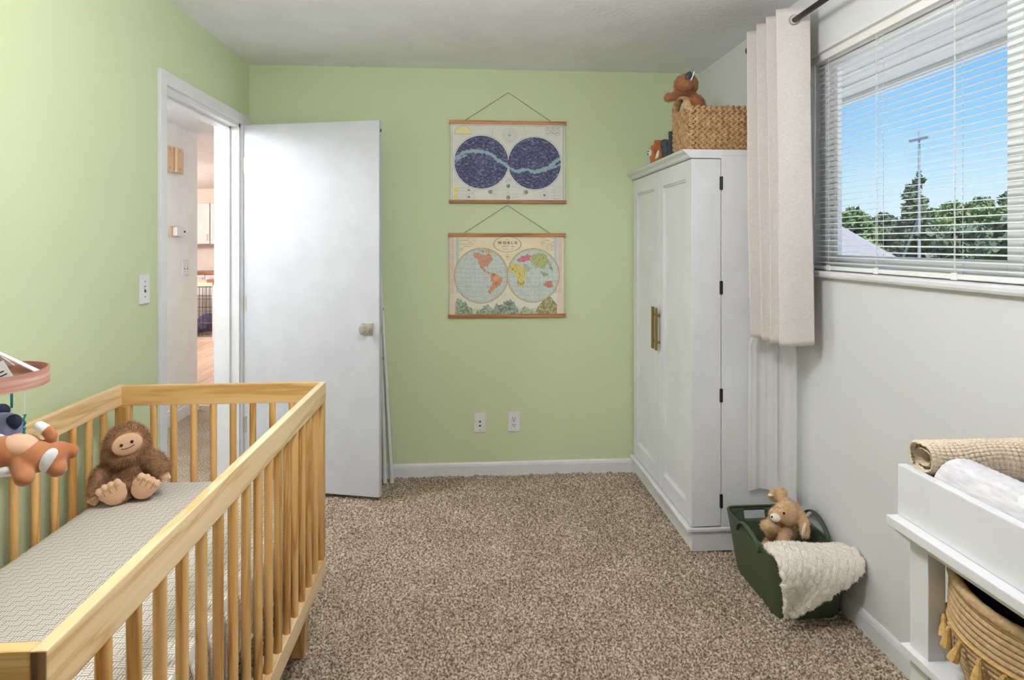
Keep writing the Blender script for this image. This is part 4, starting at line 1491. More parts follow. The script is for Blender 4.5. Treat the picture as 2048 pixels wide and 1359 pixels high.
for (x0, x1) in ((CX0 + .0015, CX0 + .047), (CX1 - .047, CX1 - .0015)):
    for (y0, y1) in ((CY0 + .0015, CY0 + .030), (CY1 - .030, CY1 - .0015)):
        obj('corner_post', MB().box(x0, x1, y0, y1, .298, CT - rh, .003), 'pine_z', crib)
sm_ = MB().tube([(0, 0, 0), (0, 0, CT - rh - .296)], .0108, 12)
slat0 = None


def crib_slat(x, y):
    global slat0
    if slat0 is None:
        slat0 = obj('slat', sm_, 'pine_z', None, True)
        o = slat0
    else:
        o = slat0.copy(); COL.objects.link(o)
    o.parent = crib
    o.location = Vector((x, y, .297)) - OFF[crib.name]


for k in range(16):
    crib_slat(CX1 - .0115, 2.046 - .0775 * k)
for k in range(16):
    crib_slat(CX0 + .0115, 2.046 - .0775 * k)
for k in range(9):
    crib_slat(-1.0665 + .0654 * k - .0, CY1 - .0115)
for k in range(9):
    crib_slat(-1.0665 + .0654 * k, CY0 + .0115)
for (x, sx_) in ((CX0 + .07, 1), (CX1 - .07, -1)):
    for (y, sy_) in ((CY0 + .06, 1), (CY1 - .06, -1)):
        lg = MB()
        a, b_ = .028, .020
        top = [(x - a, y - a, .24), (x + a, y - a, .24), (x + a, y + a, .24), (x - a, y + a, .24)]
        cx_, cy_ = x - sx_ * -.006, y
        bot = [(cx_ - b_, cy_ - b_, 0), (cx_ + b_, cy_ - b_, 0), (cx_ + b_, cy_ + b_, 0), (cx_ - b_, cy_ + b_, 0)]
        lg.add(bot + top, [(0, 3, 2, 1), (4, 5, 6, 7), (0, 1, 5, 4), (1, 2, 6, 5), (2, 3, 7, 6), (3, 0, 4, 7)])
        obj('leg', lg, 'pine_z', crib)
obj('mattress_support', MB().box(CX0 + .05, CX1 - .05, CY0 + .05, CY1 - .05, .410, .434), 'seam_dark', crib)
for z_ in (.43,):
    obj('support_bar', MB().box(CX0 + .02, CX1 - .02, CY0 + .03, CY0 + .05, .415, .44).box(CX0 + .02, CX1 - .02, CY1 - .05, CY1 - .03, .415, .44), 'seam_dark', crib)

# mattress with fitted sheet
mt = thing('crib_mattress', 'crib mattress in a grey and white basketweave fitted sheet', 'mattress', (-.845, 1.45, .44))
mx0, mx1, my0, my1, mz0, mz1 = -1.160, -.526, .785, 2.115, .44, .592


def mattress():
    # rounded loft: perimeter rings from bottom to top
    r = .05
    def ring_pts(off, z, n=200, wob=0.0):
        a0, a1, b0, b1 = mx0 + off, mx1 - off, my0 + off, my1 - off
        rr_ = max(.01, r - off * .5)
        poly = []
        cen = [(a1 - rr_, b0 + rr_, -PI / 2), (a1 - rr_, b1 - rr_, 0), (a0 + rr_, b1 - rr_, PI / 2), (a0 + rr_, b0 + rr_, PI)]
        for c in cen:
            for i in range(9):
                an = c[2] + PI / 2 * i / 8
                poly.append(Vector((c[0] + rr_ * math.cos(an), c[1] + rr_ * math.sin(an), z)))
        out = []
        m = len(poly)
        seg = n // m
        for i in range(m):
            p, q = poly[i], poly[(i + 1) % m]
            k = 24 if (i % 9) == 8 else 1
            for j in range(k):
                out.append(p.lerp(q, j / k))
        if wob:
            for i, p in enumerate(out):
                p.z += wob * (math.sin(i * .9) * .5 + math.sin(i * 2.3 + 1) * .5)
        return out
    prof = [(.012, mz0 - .012, .012), (.0, mz0 + .02, .004), (-.002, mz0 + .06, 0), (.0, mz1 - .035, 0), (.006, mz1 - .014, 0), (.018, mz1 - .003, 0), (.04, mz1, 0), (.15, mz1 + .003, 0)]
    mb = MB()
    rings = [ring_pts(o_, z_, 200, w_) for (o_, z_, w_) in prof]
    n = len(rings[0])
    for rg in rings: mb.v.extend([tuple(p) for p in rg])
    for i in range(len(rings) - 1):
        for k in range(n):
            l = (k + 1) % n
            mb.f.append((i * n + k, i * n + l, (i + 1) * n + l, (i + 1) * n + k))
    mb.f.append(tuple(range((len(rings) - 1) * n, len(rings) * n)))
    mb.f.append(tuple(reversed(range(n))))
    return obj('fitted_sheet', mb, 'crib_sheet', mt, True)


fs = mattress()
# elastic lower edge, gathered
eg = []
for i in range(120):
    f_ = i / 119
    y = my0 + .05 + (my1 - my0 - .1) * f_
    eg.append((mx1 + .002 + .003 * math.sin(i * 1.3), y, mz0 - .002 + .014 * math.sin(i * .55) * math.sin(i * .17 + 1) + .004 * math.sin(i * 1.9)))
obj('elastic_hem', MB().tube(eg, .006, 6), 'mattress_edge', mt, 'all')

# ================================================================== sasquatch plush in the crib
def sasquatch():
    t = thing('plush_sasquatch', 'brown furry plush creature with a smiling peach face in the crib corner', 'plush toy', (-1.06, 2.0, .595))
    z = .0
    head = ('e', (-1.076, 2.00, .752), (.062, .055, .064), (0, .15, 0))
    me = blob([head, ('e', (-1.082, 1.99, .727), (.058, .05, .04)),
               ('e', (-1.068, 2.015, .665), (.066, .055, .060)), ('e', (-1.066, 2.0, .632), (.074, .062, .040)),
               ('l', [(-1.108, 2.0, .700), (-1.135, 1.965, .665), (-1.130, 1.93, .628)], [.025, .026, .022]),
               ('l', [(-1.022, 2.005, .705), (-.978, 1.985, .700), (-.952, 1.965, .680)], [.025, .025, .021]),
               ('l', [(-1.09, 1.98, .622), (-1.06, 1.93, .622)], [.030, .024]),
               ('l', [(-1.04, 1.99, .622), (-1.0, 1.95, .628)], [.030, .024])], .004, 4)
    b = obj_mesh('body', me.copy(), 'fur_brown', t)
    fc = Vector((-1.047, 1.944, .768))

    def keep(p):
        d = p - np.array(fc)[None, :]
        return (d[:, 0] / .046) ** 2 + (d[:, 2] / .040) ** 2 + (d[:, 1] / .05) ** 2 > 1
    add_fur(b, me, 26000, .011, .0009, 'fur_brown', 11, (0, -.15, -.6), .45, keep)
    rot = (math.radians(8), math.radians(-14), math.radians(30))
    face = obj('face', MB().ell(fc, (.041, .013, .034), rot, 28, 18), 'felt_peach', b, 'all')
    R = Euler(rot).to_matrix()
    for dx in (-.014, .014):
        obj('eye', MB().ell(fc + R @ Vector((dx, -.0120, .008)), .0046, None, 12, 10), 'eye_black', face, True)
    pts = []
    for i in range(13):
        a = -1 + 2 * i / 12
        pts.append(fc + R @ Vector((a * .018, -.0130 + .0016 * a * a, -.007 + .003 * a * a)))
    obj('mouth', MB().tube(pts, .0012, 6), 'stitch_dark', face)
    # hands
    for (c, dirv) in (((-1.127, 1.918, .614), Vector((-.25, -.35, -.5))), ((-.943, 1.957, .664), Vector((.5, -.2, -.75)))):
        c = Vector(c); dn = dirv.normalized()
        side = dn.cross(Vector((0, -1, .2))).normalized()
        sp = [('e', c, (.015, .012, .013))]
        for k in (-1, 0, 1):
            sp.append(('l', [c + side * (.008 * k), c + dn * .013 + side * (.010 * k)], [.0075, .0055]))
        sp.append(('l', [c + side * .010, c + side * .017 + dn * .006], [.006, .005]))
        obj_mesh('hand', blob(sp, .0022, 2), 'felt_peach', b)
    # feet with soles to the front
    for (c, yaw, roll) in (((-1.062, 1.905, .630), math.radians(24), math.radians(-28)), ((-.990, 1.925, .638), math.radians(20), math.radians(30))):
        c = Vector(c)
        Rm = Euler((math.radians(14), roll, yaw)).to_matrix()
        sp = [('e', c, (.033, .014, .035), Rm.to_euler()), ('e', c + Rm @ Vector((0, 0, .013)), (.038, .014, .027), Rm.to_euler())]
        for k in range(4):
            sp.append(('e', c + Rm @ Vector((-.025 + k * .0167, -.001, .037 - .003 * abs(k - 1))), (.0097, .012, .012), Rm.to_euler()))
        ft = obj_mesh('foot', blob(sp, .0026, 3), 'felt_peach', b)
        st = MB()
        for k in range(3):
            x = -.0165 + k * .0167
            st.tube([c + Rm @ Vector((x, -.0135, .038)), c + Rm @ Vector((x, -.0150, .017))], .0010, 5)
        obj('toe_stitch', st, 'stitch_peach', ft)
    return t


sasquatch()

# ================================================================== baby mobile
MX, MY, MZ = -.962, 1.27, 1.100
MR = .110
mob = thing('baby_mobile', 'wooden ring crib mobile with white ribbon straps', 'mobile', (MX, MY, MZ))


def ring_band(s, t_):
    a = 2 * PI * s
    prof = [(MR - .004, 0), (MR, 0), (MR, .032), (MR - .004, .032), (MR - .004, 0)]
    r_, z = prof[int(round(t_ * 4))]
    return (MX + r_ * math.cos(a), MY + r_ * math.sin(a), MZ + z)


obj('ring', MB().grid(ring_band, 72, 4), 'ring_band', mob, True)
apex = Vector((MX, MY, MZ + .085))
for k, a in enumerate((.18, .18 + PI / 2, .18 + PI, .18 + 3 * PI / 2)):
    e = Vector((MX + (MR - .005) * math.cos(a), MY + (MR - .005) * math.sin(a), MZ + .022))
    sd_ = Vector((-math.sin(a), math.cos(a), 0))
    rb_ = MB()
    for w0, w1, dz in ((-.009, .009, 0),):
        rb_.add([apex + sd_ * w0 * .6, apex + sd_ * w1 * .6, e + sd_ * w1, e + sd_ * w0,
                 apex + sd_ * w0 * .6 + Vector((0, 0, .002)), apex + sd_ * w1 * .6 + Vector((0, 0, .002)), e + sd_ * w1 + Vector((0, 0, .002)), e + sd_ * w0 + Vector((0, 0, .002))],
                [(0, 1, 2, 3), (7, 6, 5, 4), (0, 4, 5, 1), (1, 5, 6, 2), (2, 6, 7, 3), (3, 7, 4, 0)])
    obj('strap', rb_, 'ribbon', mob)
obj('hanging_cord', MB().tube([apex, apex + Vector((0, 0, .18))], .0018, 8), 'thread', mob)
# arm clamped to the crib's side rail, carries the ring
arm = MB().tube([(CX0 - .012, MY - .12, .80), (CX0 - .012, MY - .12, 1.30), (CX0 - .004, MY - .11, 1.345), (CX0 + .03, MY - .09, 1.365), (MX, MY, apex.z + .18)], .009, 12)
obj('arm', arm, 'pine_z', mob, True)
obj('clamp', MB().box(CX0 - .026, CX0 - .0005, MY - .14, MY - .10, .80, .88, .004), 'pine_z', mob)
tg = obj('label_tag', MB().box(-.0005, .0005, -.016, .016, -.026, .026), 'tag_card', None)
tg.parent = mob
tg.location = Vector((-.887, 1.22, 1.132)) - OFF[mob.name]
tg.rotation_euler = (math.radians(25), 0, math.radians(-62))
tl = MB()
for i, (a, b_) in enumerate(((-.010, .008), (-.006, .010), (-.009, .004))):
    tl.box(.0005, .0008, a, b_, .006 - i * .007, .0085 - i * .007)
    tl.box(-.0008, -.0005, a, b_, .006 - i * .007, .0085 - i * .007)
tlo = obj('tag_print', tl, 'ink', None)
tlo.parent = tg


def mobile_fox():
    t = thing('felt_fox', 'orange fox soft toy hanging on a thread from the mobile ring', 'soft toy', (-.82, 1.205, .945))
    dX = -.016
    me = blob([('e', (-.852, 1.20, .992), (.046, .036, .032), (0, -.05, 0)), ('e', (-.800, 1.21, .982), (.034, .034, .030)), ('e', (-.782, 1.222, .978), (.028, .032, .028)),
               ('e', (-.905, 1.195, 1.0), (.034, .032, .030)),
               ('l', [(-.812, 1.188, .975), (-.796, 1.172, .957)], [.019, .0165]),
               ('l', [(-.785, 1.225, .972), (-.764, 1.212, .958)], [.019, .0165]),
               ('l', [(-.775, 1.235, .985), (-.757, 1.24, .980)], [.017, .014]),
               ('l', [(-.865, 1.182, .972), (-.872, 1.166, .955)], [.018, .015])], .003, 3)
    b = obj_mesh('body', me, 'velvet_fox', t)
    obj('saddle', MB().ell((-.826, 1.205, 1.003), (.034, .030, .024), (0, .1, 0), 20, 14), 'velvet_peach', b, 'all')
    obj('belly', MB().ell((-.838, 1.188, .968), (.026, .020, .014), None, 18, 12), 'velvet_white', b, 'all')
    obj('rump_patch', MB().ell((-.771, 1.199, .978), (.008, .017, .024), (0, .35, -.3), 18, 12), 'velvet_white', b, 'all')
    obj_mesh('tail', blob([('l', [(-.786, 1.225, 1.0), (-.781, 1.222, 1.015), (-.788, 1.22, 1.027)], [.010, .0105, .0105])], .002, 3), 'velvet_fox', b)
    obj_mesh('tail_tip', blob([('l', [(-.791, 1.22, 1.029), (-.801, 1.219, 1.036)], [.0105, .010])], .002, 3), 'velvet_white', b)
    obj('muzzle', MB().ell((-.935, 1.185, .99), (.016, .014, .011), None, 14, 10), 'velvet_white', b, 'all')
    for dy in (-.018, .018):
        obj('ear', MB().lathe([(.013, 0), (.009, .014), (.002, .028)], (-.905, 1.195 + dy, 1.022), 'z', 12), 'velvet_fox', b, True)
    obj('thread', MB().tube([(-.820, 1.207, MZ + .003), (-.820, 1.207, 1.020)], .0007, 5), 'thread', t)
    bd = MB()
    pts = [(-.820 + .0012 * math.sin(i * 1.5), 1.207 + .001 * math.cos(i), 1.062 - i * .0028) for i in range(14)]
    bd.tube(pts, [.0018 + .0012 * (i % 3 == 0) for i in range(14)], 8)
    obj('teal_bead', bd, 'teal_thread', t, True)
    t.location.x += dX


mobile_fox()


def mobile_bear():
    t = thing('felt_bear', 'blue grey bear soft toy hanging under the mobile ring', 'soft toy', (-.95, 1.33, .97))
    me = blob([('e', (-.965, 1.31, 1.015), (.040, .036, .034)), ('e', (-1.005, 1.32, .985), (.045, .036, .034)), ('l', [(-.99, 1.295, .965), (-.985, 1.28, .945)], [.017, .014]),
               ('l', [(-1.03, 1.32, .965), (-1.035, 1.31, .945)], [.017, .014]), ('l', [(-.955, 1.29, .998), (-.945, 1.275, .980)], [.017, .014])], .003, 3)
    b = obj_mesh('body', me, 'velvet_blue', t)
    obj('ear', MB().ell((-.933, 1.298, 1.034), (.015, .010, .015), None, 14, 10), 'velvet_navy', b, True)
    obj('ear', MB().ell((-.975, 1.325, 1.05), (.015, .010, .014), None, 14, 10), 'velvet_navy', b, True)
    obj('muzzle', MB().ell((-.948, 1.276, 1.006), (.013, .012, .010), None, 14, 10), 'velvet_white', b, True)
    obj('thread', MB().tube([(-.985, 1.365, MZ + .018), (-.985, 1.365, 1.0)], .0007, 5), 'thread', t)
    obj('thread_wrap', MB().tube([(-.985, 1.365, 1.075), (-.985, 1.365, 1.045)], .0025, 8), 'teal_thread', t)
    t.location.x += .014
    t.location.z -= .010


mobile_bear()

# ================================================================== green tub
def tub():
    t = thing('storage_tub', 'dark green plastic tub with loop handles beside the wardrobe', 'storage tub', (1.25, 2.34, 0))
    H = .238
    def ring_pt(s, z):
        f = z / H
        x0 = 1.140 + (1.108 - 1.140) * f; x1 = 1.378 + (1.392 - 1.378) * f
        y0 = 2.165 + (2.105 - 2.165) * f; y1 = 2.535 + (2.575 - 2.535) * f
        sx_, sy_ = (x1 - x0), (y1 - y0)
        a = 2 * PI * s
        c, s_ = math.cos(a), math.sin(a)
        e = .22
        px = math.copysign(abs(c) ** e, c) if abs(c) > 1e-6 else 0
        py = math.copysign(abs(s_) ** e, s_) if abs(s_) > 1e-6 else 0
        return ((x0 + x1) / 2 + px * sx_ / 2, (y0 + y1) / 2 + py * sy_ / 2, z)
    # angle parameters concentrated so that sides are evenly sampled
    N, Mh = 128, 14
    ang = []
    for k in range(4):
        for i in range(32):
            q = i / 32
            # uniform along the superellipse side approx
            v = -1 + 2 * q
            b_ = math.atan(math.copysign(abs(v) ** (1 / .22 * .5), v)) if abs(v) > 0 else 0
            ang.append((k * PI / 2 + PI / 4 * (math.copysign(abs(v) ** 4.0, v)) + 0) / (2 * PI))
    ang = sorted([a % 1.0 for a in ang])
    mb = MB()
    zs = [H * j / Mh for j in range(Mh + 1)]
    for z in zs:
        for a in ang:
            mb.v.append(ring_pt(a, z))
    for j in range(Mh):
        for k in range(N):
            l = (k + 1) % N
            cx_ = (mb.v[j * N + k][0] + mb.v[j * N + l][0]) / 2
            cy_ = (mb.v[j * N + k][1] + mb.v[j * N + l][1]) / 2
            zc = (zs[j] + zs[j + 1]) / 2
            if cy_ > 2.5 and abs(cx_ - 1.245) < .048 and .186 < zc < .222:
                continue
            mb.f.append((j * N + k, j * N + l, (j + 1) * N + l, (j + 1) * N + k))
    mb.f.append(tuple(range(N - 1, -1, -1)))
    o = obj('tub_body', mb, 'tub_green', t, True)
    s = o.modifiers.new('t', 'SOLIDIFY'); s.thickness = .004; s.offset = 1
    obj('rim', MB().tube([ring_pt(a, H) for a in ang], .0048, 8, closed=True), 'tub_green', t, 'all')
    # loop handles on the long sides
    for side, (xa, lean) in (('l', (1.104, -.004)), ('r', (1.392, -.004))):
        ya, yb = (2.43, 2.24) if side == 'l' else (2.46, 2.255)
        pts = []
        hh = .035 if side == 'l' else .068
        for i in range(21):
            q = i / 20
            pts.append((xa + lean * math.sin(q * PI) * (3 if side == 'l' else 1), ya + (yb - ya) * q, H - .03 + (hh + .025) * math.sin(q * PI) ** .55))
        obj('loop_handle', MB().tube(pts, .0085, 10, flat=(.55, 1.1)), 'tub_green', t, 'all')


tub()


def bunny():
    t = thing('plush_bunny', 'tan plush bunny sitting in the green tub', 'plush toy', (1.25, 2.36, .01))
    me = blob([('e', (1.262, 2.325, .318), (.056, .048, .046)), ('e', (1.212, 2.315, .316), (.032, .030, .028)),
               ('e', (1.255, 2.37, .23), (.060, .058, .065)), ('e', (1.26, 2.38, .10), (.085, .085, .095)),
               ('l', [(1.225, 2.345, .255), (1.18, 2.30, .272), (1.150, 2.28, .290)], [.026, .022, .022]),
               ('l', [(1.25, 2.325, .245), (1.215, 2.28, .230)], [.028, .024]),
               ('l', [(1.265, 2.355, .345), (1.268, 2.40, .362), (1.255, 2.43, .340)], [.020, .026, .020]),
               ('l', [(1.295, 2.315, .335), (1.302, 2.285, .300), (1.298, 2.268, .262)], [.016, .020, .018])], .004, 4)
    b = obj_mesh('body', me.copy(), 'fur_tan', t)
    add_fur(b, me, 15000, .008, .0008, 'fur_tan', 5, (0, -.2, -.4), .5)
    obj('muzzle', MB().ell((1.194, 2.295, .314), (.019, .019, .017), None, 16, 12), 'fur_cream', b, 'all')
    obj('nose', MB().ell((1.176, 2.288, .320), .004, None, 10, 8), 'stitch_dark', b, True)
    obj('eye', MB().ell((1.222, 2.282, .336), .0045, None, 10, 8), 'eye_black', b, True)
    obj('ear_lining', MB().ell((1.287, 2.256, .282), (.007, .006, .030), (.25, 0, .3), 14, 10), 'fur_cream', b, 'all')
    obj('ear_lining', MB().ell((1.240, 2.415, .350), (.022, .012, .006), (0, .2, .6), 14, 10), 'fur_cream', b, 'all')


bunny()


def sherpa_throw():
    t = thing('sherpa_throw', 'fluffy cream throw draped over the end of the green tub', 'blanket', (1.25, 2.1, .06))
    # four control curves, from inside the tub over the near rim and down to the hanging corner
    rows = [
        # (z, y, x_left, x_right)
        (.190, 2.226, 1.128, 1.366),
        (.228, 2.214, 1.112, 1.376),
        (.250, 2.186, 1.092, 1.388),
        (.262, 2.140, 1.085, 1.398),
        (.260, 2.096, 1.086, 1.400),
        (.238, 2.070, 1.086, 1.398),
        (.200, 2.062, 1.092, 1.360),
        (.165, 2.068, 1.098, 1.310),
        (.130, 2.076, 1.104, 1.262),
        (.098, 2.084, 1.110, 1.212),
        (.072, 2.092, 1.116, 1.168),
        (.058, 2.096, 1.124, 1.142),
    ]
    A = np.array(rows)
    n = len(rows)
    rng = random.Random(9)

    def sm(q, c):
        q = q * (n - 1)
        i = min(int(q), n - 2)
        f = q - i
        p0 = A[max(i - 1, 0)][c]; p1 = A[i][c]; p2 = A[i + 1][c]; p3 = A[min(i + 2, n - 1)][c]
        return .5 * ((2 * p1) + (-p0 + p2) * f + (2 * p0 - 5 * p1 + 4 * p2 - p3) * f * f + (-p0 + 3 * p1 - 3 * p2 + p3) * f ** 3)

    def fn(s, q):
        z, y, xl, xr = sm(q, 0), sm(q, 1), sm(q, 2), sm(q, 3)
        x = xl + (xr - xl) * s
        bump = .006 * math.sin(x * 190 + 2 * math.sin(q * 9)) * math.sin(q * 46 + x * 40) + .003 * math.sin(x * 330 + q * 60)
        fold = .010 * math.sin(s * 7 + q * 3)
        ny = 1.0 if q > .36 else .25
        z2 = z + (bump + .4 * fold) * (1 - ny) * 1.2 + (.006 * math.sin(s * 5) if q < .4 else 0)
        # right part sinks towards the wall corner
        edge = min(s, 1 - s)
        th = .010
        return (x, y - (bump + .5 * fold) * ny, z2)
    mb = MB().grid(fn, 60, 80)
    me = bpy.data.meshes.new('b')
    me.from_pydata(mb.v, [], mb.f)
    tmp = bpy.data.objects.new('b', me); COL.objects.link(tmp)
    s = tmp.modifiers.new('s', 'SOLIDIFY'); s.thickness = .014; s.offset = -1
    sb = tmp.modifiers.new('u', 'SUBSURF'); sb.levels = 1
    dg = bpy.context.evaluated_depsgraph_get(); dg.update()
    out = bpy.data.meshes.new_from_object(tmp.evaluated_get(dg))
    bpy.data.objects.remove(tmp)
    b = obj_mesh('fleece', out.copy(), 'sherpa', t)
    add_fur(b, out, 24000, .006, .0011, 'sherpa', 4, (0, -.2, -.3), .7)


sherpa_throw()

# ================================================================== changing table
TX0, TX1, TY0, TY1, TZ = .8985, 1.395, .27, 1.252, .80
ct = thing('changing_table', 'white changing table with a raised tray top along the window wall', 'changing table', ((TX0 + TX1) / 2, .76, 0))
obj('table_top', MB().box(TX0, TX1, TY0, TY1, TZ - .020, TZ, .002), 'white_lacquer', ct)
obj('apron_moulding', MB().box(TX0 + .012, TX1 - .012, TY0 + .012, TY1 - .012, TZ - .030, TZ - .020).box(TX0 + .02, TX1 - .02, TY0 + .02, TY1 - .02, TZ - .038, TZ - .030), 'white_lacquer', ct)
for (x0, x1, y0, y1) in ((.923, .943, TY0 + .03, TY1 - .002), (TX1 - .022, TX1 - .002, TY0 + .03, TY1 - .002)):
    obj('tray_side', MB().box(x0, x1, y0, y1, TZ, .910, .003), 'white_lacquer', ct)
for (y0, y1) in ((TY1 - .022, TY1 - .002), (TY0 + .03, TY0 + .05)):
    obj('tray_end', MB().box(.943, TX1 - .022, y0, y1, TZ, .905, .003), 'white_lacquer', ct)
for (x0, x1) in ((.925, .963), (TX1 - .045, TX1 - .007)):
    for (y0, y1) in ((1.165, 1.216), (TY0 + .036, TY0 + .087)):
        obj('leg', MB().box(x0, x1, y0, y1, 0, TZ - .036, .002), 'white_lacquer', ct)
SZ = .540
obj('shelf', MB().box(.911, TX1 - .003, TY0 + .02, 1.226, SZ - .018, SZ, .002).box(.930, TX1 - .012, TY0 + .034, 1.211, SZ - .06, SZ - .018), 'white_lacquer', ct)
obj('shelf', MB().box(.911, TX1 - .003, TY0 + .02, 1.226, .16, .178, .002), 'white_lacquer', ct)

# contour pad
def pad():
    t = thing('changing_pad', 'grey white plush contoured changing pad in the table tray', 'changing pad', (1.16, .75, TZ))
    x0, x1, y0, y1 = .946, TX1 - .026, TY0 + .06, TY1 - .066

    def fn(s, q):
        x = x0 + (x1 - x0) * s
        y = y0 + (y1 - y0) * q
        edge = min(s, 1 - s) * (x1 - x0)
        g = min(1.0, max(0.0, (edge - .05) / .14))
        prof = .150 - .085 * (g * g * (3 - 2 * g))
        r = .045
        if edge < r: prof -= .055 * (1 - math.sqrt(max(0, 1 - (1 - edge / r) ** 2)))
        ey = min(q, 1 - q) * (y1 - y0)
        if ey < .03: prof -= .03 * (1 - math.sqrt(max(0, 1 - (1 - ey / .03) ** 2)))
        b = .0012 * math.sin(x * 420) * math.sin(y * 420)
        return (x, y, TZ + prof + b)
    mb = MB().grid(fn, 80, 140)
    # skirt to the table top
    n0 = len(mb.v)
    nu, nv = 80, 140
    border = [i for i in range(nu + 1)] + [j * (nu + 1) + nu for j in range(1, nv + 1)] + [nv * (nu + 1) + i for i in range(nu - 1, -1, -1)] + [j * (nu + 1) for j in range(nv - 1, 0, -1)]
    for k in border:
        p = mb.v[k]; mb.v.append((p[0], p[1], TZ + .001))
    m = len(border)
    for i in range(m):
        j = (i + 1) % m
        mb.f.append((border[i], n0 + i, n0 + j, border[j]))
    mb.f.append(tuple(n0 + i for i in range(m)))
    o = obj('pad_cover', mb, 'pad_plush', t, 'all')
    # white woven leaf patches of the cover
    for (s, q, a) in ((.06, .74, .3), (.07, .55, -.3), (.08, .36, .2), (.30, .78, .9), (.34, .52, -.6), (.5, .66, .3), (.55, .84, -.4), (.2, .7, 1.3)):
        p = fn(s, q); px_ = fn(s + .02, q); py_ = fn(s, q + .02)
        du = (Vector(px_) - Vector(p)).normalized(); dv = (Vector(py_) - Vector(p)).normalized()
        lf = MB()
        c = fn(s, q)
        lf.v.append((c[0], c[1], c[2] + .003))
        for rr_ in (.35, .7, 1.0):
            for i in range(20):
                an = 2 * PI * i / 20
                uu = math.cos(an) * .017 * rr_; vv = math.sin(an) * .038 * (1 - .25 * math.cos(an)) * rr_
                uu, vv = uu * math.cos(a * .4) - vv * math.sin(a * .4), uu * math.sin(a * .4) + vv * math.cos(a * .4)
                g = fn(min(max(s + uu / (x1 - x0), .004), .996), min(max(q + vv / (y1 - y0), .01), .99))
                lf.v.append((g[0], g[1], g[2] + (.003 if rr_ < 1 else .0005)))
        for i in range(20):
            l = (i + 1) % 20
            lf.f.append((0, 1 + i, 1 + l))
            for k in range(2):
                lf.f.append((1 + k * 20 + i, 21 + k * 20 + i, 21 + k * 20 + l, 1 + k * 20 + l))
        obj('leaf_print', lf, 'leaf_print', o, 'all')


pad()


def muslin():
    t = thing('muslin_blanket', 'folded beige crinkled muslin blanket across the changing pad end', 'blanket', (1.16, 1.22, .905))

    def fn(s, q):
        # s along x, q around the fold (a flattened roll)
        x = .952 + (1.375 - .952) * s
        a = 2 * PI * q
        cy = 1.2195
        mid = math.sin(s * PI)
        zc = .934 - .008 * mid
        ry, rz = .031, .026 + .008 * mid
        y = cy + ry * math.copysign(abs(math.cos(a)) ** .7, math.cos(a))
        z = zc + rz * math.copysign(abs(math.sin(a)) ** .8, math.sin(a))
        if z < .909 and y > 1.225: z = .909 - .002 * (y - 1.225) / .03   # lies on the tray's end board
        cr = .0013 * math.sin(x * 520 + 1.2 * math.sin(a * 3)) * (1 + .6 * math.sin(a * 24)) + .0012 * math.sin(a * 26 + 4 * math.sin(x * 30))
        y += cr * math.cos(a); z += cr * math.sin(a)
        return (x, y, z)
    o = obj('roll', MB().grid(fn, 260, 110), 'muslin', t, 'all', False)
    so_ = o.modifiers.new('t', 'SOLIDIFY'); so_.thickness = .004; so_.offset = -1
    obj('inner_layer', MB().grid(lambda s, q: (lambda p: (p[0] + .004, 1.2195 + (p[1] - 1.2195) * .70, .932 + (p[2] - .932) * .66))(fn(s * .97, q)), 60, 40), 'muslin', t, 'all', False)


muslin()

# ================================================================== rope basket on the table shelf
def rope_basket():
    cx_, cy_ = 1.092, 1.045
    t = thing('rope_basket', 'coiled jute rope basket with tassels on the table shelf', 'basket', (cx_, cy_, SZ))
    Rm = .167
    n = 15
    ph = .0118
    seg = 72

    def rad(k):
        f = k / (n - 1)
        return Rm * (.86 + .14 * math.sin(min(1, f * 1.5) * PI / 2)) - .006 * max(0, f - .6)

    def zof(k, a):
        # rim dips between the two handle peaks
        f = k / (n - 1)
        base = SZ + .008 + ph * k
        dirn = math.cos(a - math.radians(128))
        return base + f * f * (.020 * (dirn ** 2) - .006)
    for k in range(n):
        r_ = rad(k)
        pts = [(cx_ + r_ * math.cos(2 * PI * i / seg), cy_ + r_ * math.sin(2 * PI * i / seg), zof(k, 2 * PI * i / seg)) for i in range(seg)]
        obj('rope_coil', MB().tube(pts, .0072, 8, closed=True), 'rope_jute', t, 'all')
    # wrapped rim
    r_ = rad(n - 1)
    pts = [(cx_ + r_ * math.cos(2 * PI * i / seg), cy_ + r_ * math.sin(2 * PI * i / seg), zof(n - 1, 2 * PI * i / seg) + .009) for i in range(seg)]
    obj('wrapped_rim', MB().tube(pts, [.0105 + .0006 * (i % 2) for i in range(seg)], 10, closed=True), 'rope_jute', t, 'all')
    obj('basket_bottom', MB().lathe([(rad(0), 0), (rad(0), .006)], (cx_, cy_, SZ + .001), 'z', 48), 'rope_jute', t)
    # cord that carries the tassels
    pts = [(cx_ + (rad(7) + .008) * math.cos(2 * PI * i / seg), cy_ + (rad(7) + .008) * math.sin(2 * PI * i / seg), zof(8, 2 * PI * i / seg)) for i in range(seg)]
    obj('tassel_cord', MB().tube(pts, .0032, 6, closed=True), 'tassel_gold', t, 'all')
    rr = random.Random(2)
    for i in range(26):
        a = 2 * PI * i / 26 + .096
        ln_ = rr.uniform(-.7, .7)
        if i == 9: ln_ = -.5      # these two hang clear of the table leg
        if i == 10: ln_ = .5
        r2 = rad(7) + .014
        p = Vector((cx_ + r2 * math.cos(a), cy_ + r2 * math.sin(a), zof(8, a) - .002))
        ta = Vector((-math.sin(a), math.cos(a), 0))
        dn = (Vector((0, 0, -1)) + ta * ln_ + Vector((math.cos(a), math.sin(a), 0)) * rr.uniform(0, .3)).normalized()
        tb = MB().tube([p, p + dn * .010, p + dn * .013, p + dn * .024, p + dn * .040], [.003, .0058, .0045, .008, .0105], 8)
        obj('tassel', tb, 'tassel_gold', t, True)
    return cx_, cy_, Rm


